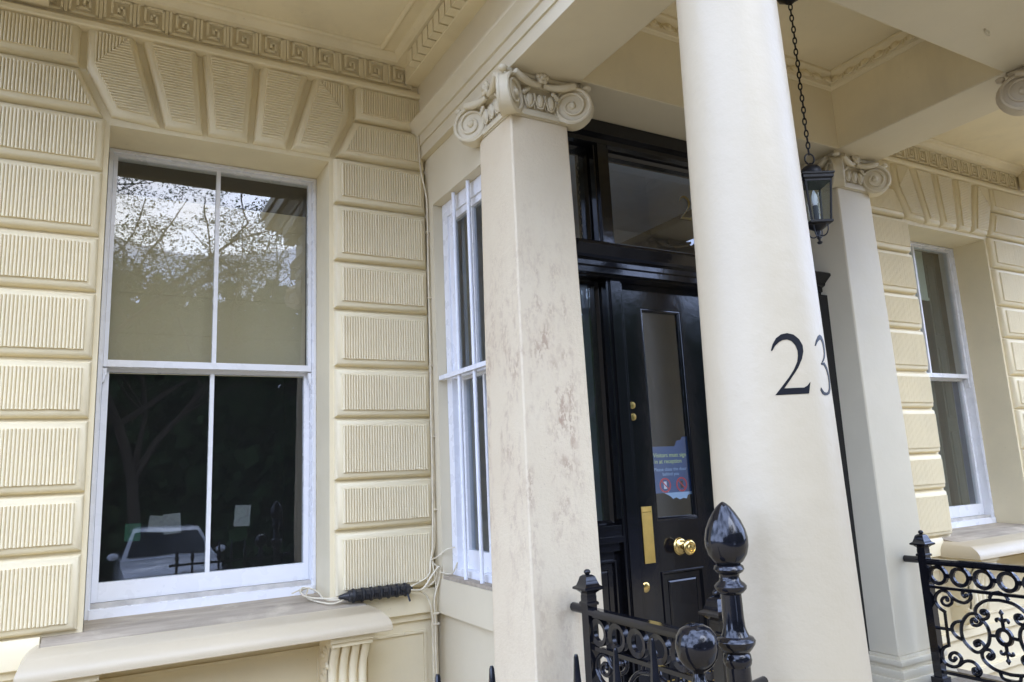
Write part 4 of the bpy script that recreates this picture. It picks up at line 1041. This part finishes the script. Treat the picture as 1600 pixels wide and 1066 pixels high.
railing(4.20, .0, 'ornamental black iron railing from the smooth pier in front of the far window')

# ------------------------------------------------------------------ spiked area railing in front
YA = 1.5
ar = thing('area_railing', 'black spear-headed railing along the front, with ball-topped end post', 'railing', (.7, YA, GP))
spm = MB()
def s8(r, z, n=8): return [(r * math.cos(2 * PI * (k + .5) / n), r * math.sin(2 * PI * (k + .5) / n), z) for k in range(n)]
spm.loft([s8(.0035, 0), s8(.0055, -.006), s8(.0085, -.05), s8(.0135, -.11), s8(.0175, -.145), s8(.014, -.165), s8(.010, -.178), s8(.016, -.186), s8(.016, -.196), s8(.010, -.204), s8(.010, -1.2)])
spme = mesh_of('spear', spm, IRON, smooth=40)
xs = [1.205, 1.092, .980, .762, .636, .515, .39, .265, .14, .015, -.11, -.235, -.36, -.485]
for i, x in enumerate(xs):
    z = (-.414, -.420, -.417, -.408, -.404)[i] if i < 5 else -.41
    if i >= 5: z -= .30
    inst('spear', spme, ar, (x, YA, z))
rl = MB().box(.58, 1.55, YA - .008, YA + .008, -.615, -.595).box(-.6, .58, YA - .008, YA + .008, -.93, -.91).box(-.6, 1.55, YA - .01, YA + .01, -1.50, -1.47)
part('rail', rl, IRON, ar)
bp = MB().lathe([(.018, GP), (.018, -.62), (.026, -.612), (.028, -.60), (.028, -.585), (.021, -.572), (.026, -.560), (.025, -.545), (.016, -.532), (.014, -.512)], (1.345, YA, 0), 24); part('ball_post', bp, IRON, ar, 40)
part('ball_finial', MB().lathe([(.014, -.517), (.024, -.510), (.038, -.498), (.049, -.480), (.054, -.456), (.0535, -.444), (.049, -.426), (.038, -.410), (.020, -.400), (.0, -.398)], (1.345, YA, 0), 36), IRON, ar, 60)
fx = 1.480; FXY = YA
fp_ = thing('railing_post', 'tall black iron post with a pointed teardrop finial before the numbered column', 'post', (fx, FXY, GP))
part('post_shaft', MB().lathe([(0.0416, GP), (0.0416, GP + .1), (0.0336, GP + .12), (0.0320, -1.0), (0.0320, -.520)], (fx, FXY, 0), 32), IRON, fp_, 40)
part('post_collar', MB().lathe([(0.0320, -.522), (0.0360, -.515), (0.0376, -.505), (0.0352, -.492), (0.0320, -.488), (0.0416, -.478), (0.0496, -.466), (0.0512, -.458), (0.0464, -.450), (0.0368, -.446), (0.0320, -.436), (0.0288, -.425), (0.0272, -.40), (0.0264, -.34)], (fx, FXY, 0), 36), IRON, fp_, 40)
part('post_neck', MB().lathe([(0.0264, -.342), (0.0336, -.337), (0.0416, -.328), (0.0424, -.321), (0.0368, -.314), (0.0288, -.308), (0.0248, -.298), (0.0264, -.291), (0.0360, -.285), (0.0400, -.278), (0.0376, -.270), (0.0304, -.264)], (fx, FXY, 0), 36), IRON, fp_, 40)
part('teardrop_finial', MB().lathe([(0.0272, -.268), (0.0400, -.258), (0.0512, -.240), (0.0568, -.218), (0.0568, -.198), (0.0520, -.175), (0.0424, -.152), (0.0304, -.132), (0.0192, -.117), (0.0096, -.108), (0.0032, -.104), (0.0000, -.1035)], (fx, FXY, 0), 40), IRON, fp_, 60)
part('side_stay', MB().tube([(fx, FXY, -.585), (1.60, 1.53, -.585)], .013, 12), IRON, fp_, 60)

# ------------------------------------------------------------------ cable joint and painted cables
cj = thing('cable_joint', 'black ribbed cable joint lying on the end of the wide sill', 'cable joint', (1.33, 3.93, -.64))
J0, J1 = Vector((1.165, 3.905, -.592)), Vector((1.512, 3.920, -.596))
jd = (J1 - J0).normalized()
def jp(u): return J0 + (J1 - J0) * u
def jring(r, u, n=14, sq_=1.0):
    c = jp(u); return [(c.x, c.y + r * math.cos(2 * PI * k / n), c.z + r * sq_ * math.sin(2 * PI * k / n)) for k in range(n)]
jb = MB(); jb.loft([jring(r, u) for r, u in ((.008, -.14), (.018, -.05), (.022, 0), (.028, .01), (.030, .05), (.030, .95), (.026, .99), (.016, 1.0), (.010, 1.04))]); part('joint_body', jb, PLAST, cj, 40)
for k in range(7):
    u = .08 + .14 * k; m = MB().loft([jring(.034, u - .018), jring(.036, u - .012), jring(.036, u + .012), jring(.034, u + .018)]); part('joint_rib', m, PLAST, cj, 40)
for k in range(6):
    u = .15 + .14 * k; c = jp(u); m = MB().box(c.x - .014, c.x + .014, c.y - .038, c.y - .020, c.z + .005, c.z + .024)
    for j in range(3): m.box(c.x - .012 + .010 * j, c.x - .008 + .010 * j, c.y - .036, c.y - .02, c.z - .020, c.z + .002)
    part('joint_clip', m, PLAST, cj)
c = jp(.93); part('joint_screw', MB().tube([(c.x, c.y - .03, c.z - .02), (c.x + .004, c.y - .05, c.z - .055)], .006, 6), PLAST, cj)
cb = thing('painted_cables', 'bundle of cream painted cables running up the corner by the barred window', 'cables', (1.66, 3.93, GP))
def cable(pts, r, name='cable', mat=None): part(name, MB().tube(pts, r, 6, smooth=5), mat or CABLE, cb, 60)
cable([(1.628, 3.93, 2.13), (1.632, 3.925, 1.98), (1.640, 3.928, 1.84), (1.664, 3.935, 1.74), (1.678, 3.93, 1.60), (1.672, 3.928, 1.2), (1.672, 3.93, .8), (1.667, 3.93, .4), (1.665, 3.93, 0), (1.658, 3.93, -.35), (1.640, 3.925, -.46), (1.62, 3.92, -.54), (1.50, 3.92, -.592)], .0052)
cable([(1.682, 3.945, 1.70), (1.683, 3.94, 1.2), (1.681, 3.94, .6), (1.678, 3.94, 0), (1.674, 3.94, -.35), (1.650, 3.93, -.46), (1.668, 3.90, -.50), (1.650, 3.91, -.57), (1.56, 3.91, -.61), (1.50, 3.92, -.598)], .0052)
cable([(1.51, 3.90, -.600), (1.58, 3.90, -.60), (1.63, 3.88, -.53), (1.668, 3.87, -.49), (1.676, 3.89, -.55), (1.652, 3.91, -.66), (1.655, 3.915, -.76), (1.655, 3.92, -1.0), (1.655, 3.92, -1.75)], .0058)
cable([(1.51, 3.92, -.602), (1.59, 3.92, -.625), (1.625, 3.915, -.68), (1.640, 3.92, -.75), (1.642, 3.925, -.9), (1.642, 3.925, -1.75)], .0058)
cable([(1.64, 3.90, -.47), (1.66, 3.91, -.58), (1.668, 3.925, -.70), (1.668, 3.93, -.78), (1.668, 3.93, -1.75)], .0050)
cable([(1.645, 3.93, -.46), (1.67, 3.87, -.43), (1.70, 3.84, -.40), (1.742, 3.82, -.39)], .0035)
cable([(1.67, 3.88, -.52), (1.705, 3.85, -.530), (1.725, 3.82, -.525), (1.745, 3.80, -.47)], .0038)
cable([(1.16, 3.905, -.594), (1.08, 3.93, -.596), (.99, 4.02, -.590), (.97, 4.10, -.575), (1.0, 4.20, -.565), (1.04, 4.25, -.575)], .0045)
cable([(1.16, 3.905, -.600), (1.09, 3.90, -.618), (1.03, 3.98, -.612), (1.00, 4.10, -.600), (1.03, 4.20, -.570), (1.00, 4.26, -.590)], .0042)
cable([(1.12, 3.90, -.605), (1.06, 3.96, -.60), (1.05, 4.08, -.575), (1.01, 4.15, -.560), (.95, 4.22, -.590)], .004)
for z in (-.745, -.80): part('cable_clip', MB().box(1.636, 1.676, 3.910, 3.935, z, z + .010), CABLE, cb)
for k in range(5): z = 1.45 - .41 * k; part('cable_clip', MB().box(1.666, 1.688, 3.924, 3.95, z, z + .008), CABLE, cb)

# ------------------------------------------------------------------ what the panes reflect: trees and a parked car across the street
def tree(name, lab, loc, H, seed, nleaf, spread):
    rr = random.Random(seed); t = thing(name, lab, 'tree', loc, 'trees across the street')
    L = Vector(loc); tm = MB(); tips = []
    def limb(p, d, ln, r, lv):
        pts = [p]; q = p; dd = d.copy()
        for k in range(4):
            dd = (dd + Vector((rr.uniform(-.22, .22), rr.uniform(-.22, .22), rr.uniform(-.06, .14)))).normalized(); q = q + dd * ln / 4; pts.append(q)
        tm.tube(pts, [r, r * .85, r * .72, r * .6, r * .45], 6 if lv else 9)
        if lv >= 3: tips.extend(pts[1:]); return
        if lv == 2: tips.extend(pts[2:])
        for k in range(5 if lv == 0 else 4):
            b = pts[2 + k % 3]; a = rr.uniform(0, 2 * PI)
            nd = (dd * .55 + Vector((math.cos(a) * spread, math.sin(a) * spread, rr.uniform(.0, .6)))).normalized()
            limb(b, nd, ln * rr.uniform(.55, .75), r * .5, lv + 1)
    limb(L, Vector((0, 0, 1)), H * .45, H * .015, 0)
    part('trunk', tm, BARK, t, 60)
    lm = MB(); vs = lm.v; fs = lm.f
    per = max(1, nleaf // (len(tips) * 2))
    for p in tips:
        for q in range(2):
            cc = p + Vector((rr.gauss(0, .34), rr.gauss(0, .34), rr.gauss(0, .22)))
            n_ = Vector((rr.gauss(0, .25), rr.gauss(0, .25), 1)).normalized(); e1 = n_.orthogonal().normalized(); e2 = n_.cross(e1)
            for k in range(per):
                c = cc + e1 * rr.gauss(0, .20) + e2 * rr.gauss(0, .20) + n_ * rr.gauss(0, .035)
                u = (e1 * rr.uniform(-1, 1) + e2 * rr.uniform(-1, 1) + n_ * rr.uniform(-.4, .4)).normalized(); w = (n_ + e1 * rr.uniform(-.6, .6)).cross(u).normalized()
                s_ = rr.uniform(.022, .046); i = len(vs)
                vs += [tuple(c - u * s_), tuple(c + w * s_ * .5), tuple(c + u * s_), tuple(c - w * s_ * .5)]; fs.append((i, i + 1, i + 2, i + 3))
    part('crown', lm, LEAF, t, 0)
tree('street_tree', 'tall leafy tree across the street reflected in the window', (.9, -9.5, GZ), 11, 3, 48000, .9)
tree('street_tree', 'spreading tree across the street left of the parked car', (-4.8, -11.5, GZ), 12, 5, 30000, .9)
tree('street_tree', 'bushy tree across the street reflected in the sidelight by the door', (10.0, -8.5, GZ), 9, 21, 34000, .9)
tree('street_tree', 'dense tree farther along the street', (5.8, -12.5, GZ), 11, 9, 16000, .8)
tree('street_tree', 'broad tree at the end of the street', (-11.5, -14, GZ), 14, 12, 14000, .9)
tree('street_tree', 'second broad tree beyond the parked car', (12.0, -15, GZ), 14, 15, 14000, .9)
hg = MB(); rr = random.Random(2)
for k in range(68000):
    c = Vector((rr.uniform(-28, 30), -17 + rr.gauss(0, 1.3), GZ + 8.6 * rr.random() ** 1.05 * (.72 + .28 * math.sin(k * .0 + 1.7 * math.sin(k * 2.399) + .9)))); u = Vector((rr.uniform(-1, 1), rr.uniform(-1, 1), rr.uniform(-1, 1))).normalized(); w = u.orthogonal().normalized(); s_ = rr.uniform(.12, .36); i = len(hg.v)
    hg.v += [tuple(c - u * s_), tuple(c + w * s_), tuple(c + u * s_), tuple(c - w * s_)]; hg.f.append((i, i + 1, i + 2, i + 3))
single('wood', hg, WOODL, 'dense wood bounding the gardens across the street', 'wood', kind='stuff', smooth=0)
cr = thing('parked_car', 'small white car parked across the street, reflected in the window', 'car', (1.25, -7.4, GZ))
def CP(x, y, z): return (1.25 + x, -5.9 - y, GZ + z)
secs = [(0, .45, .70, .80), (.1, .30, .78, .84), (.9, .28, .88, .86), (1.25, .28, .93, .86), (3.2, .28, .95, .86), (3.7, .30, .92, .84), (3.85, .42, .80, .80)]
m = MB().loft([[CP(-w, y, z0), CP(-w * 1.0, y, (z0 + z1) / 2), CP(-w * .95, y, z1), CP(w * .95, y, z1), CP(w, y, (z0 + z1) / 2), CP(w, y, z0)] for y, z0, z1, w in secs]); part('body', m, CARW, cr, 40)
gh = [(1.0, .90, .905, .78), (1.7, .90, 1.42, .60), (2.6, .93, 1.46, .60), (3.5, .93, .97, .76)]
m = MB().loft([[CP(-.80, 1.0, .90), CP(.80, 1.0, .90), CP(.80, 3.6, .93), CP(-.80, 3.6, .93)], [CP(-.60, 1.75, 1.42), CP(.60, 1.75, 1.42), CP(.60, 3.0, 1.42), CP(-.60, 3.0, 1.42)], [CP(-.5, 1.9, 1.46), CP(.5, 1.9, 1.46), CP(.5, 2.9, 1.46), CP(-.5, 2.9, 1.46)]]); part('roof', m, CARW, cr, 40)
def lerp(a, b, t): return a + (b - a) * t
m = MB().loft([[CP(-.70, 1.05, .955), CP(.70, 1.05, .955), CP(.56, 1.64, 1.36), CP(-.56, 1.64, 1.36)], [CP(-.70, 1.03, .96), CP(.70, 1.03, .96), CP(.56, 1.62, 1.365), CP(-.56, 1.62, 1.365)]]); part('windscreen', m, CARG, cr)
for s_ in (-1, 1):
    m = MB().loft([[CP(s_ * .80, 1.3, .97), CP(s_ * .80, 3.3, .97), CP(s_ * .63, 2.95, 1.36), CP(s_ * .63, 1.85, 1.36)], [CP(s_ * .79, 1.3, .97), CP(s_ * .79, 3.3, .97), CP(s_ * .62, 2.95, 1.36), CP(s_ * .62, 1.85, 1.36)]]); part('side_window', m, CARG, cr)
    for y in (.72, 3.05):
        wh = MB().lathe([(.0, -.09), (.28, -.09), (.30, -.06), (.30, .06), (.28, .09), (.0, .09)], CP(s_ * .80, y, .30), 24, 'x'); o = part('wheel', wh, TYRE, cr, 40)
    part('headlight', MB().ellip(CP(s_ * .62, .04, .66), .14, .05, .08, 10, 6), BULB, cr, 60)
    part('wing_mirror', MB().ellip(CP(s_ * .93, 1.25, .98), .10, .06, .07, 10, 6), CARW, cr, 60)
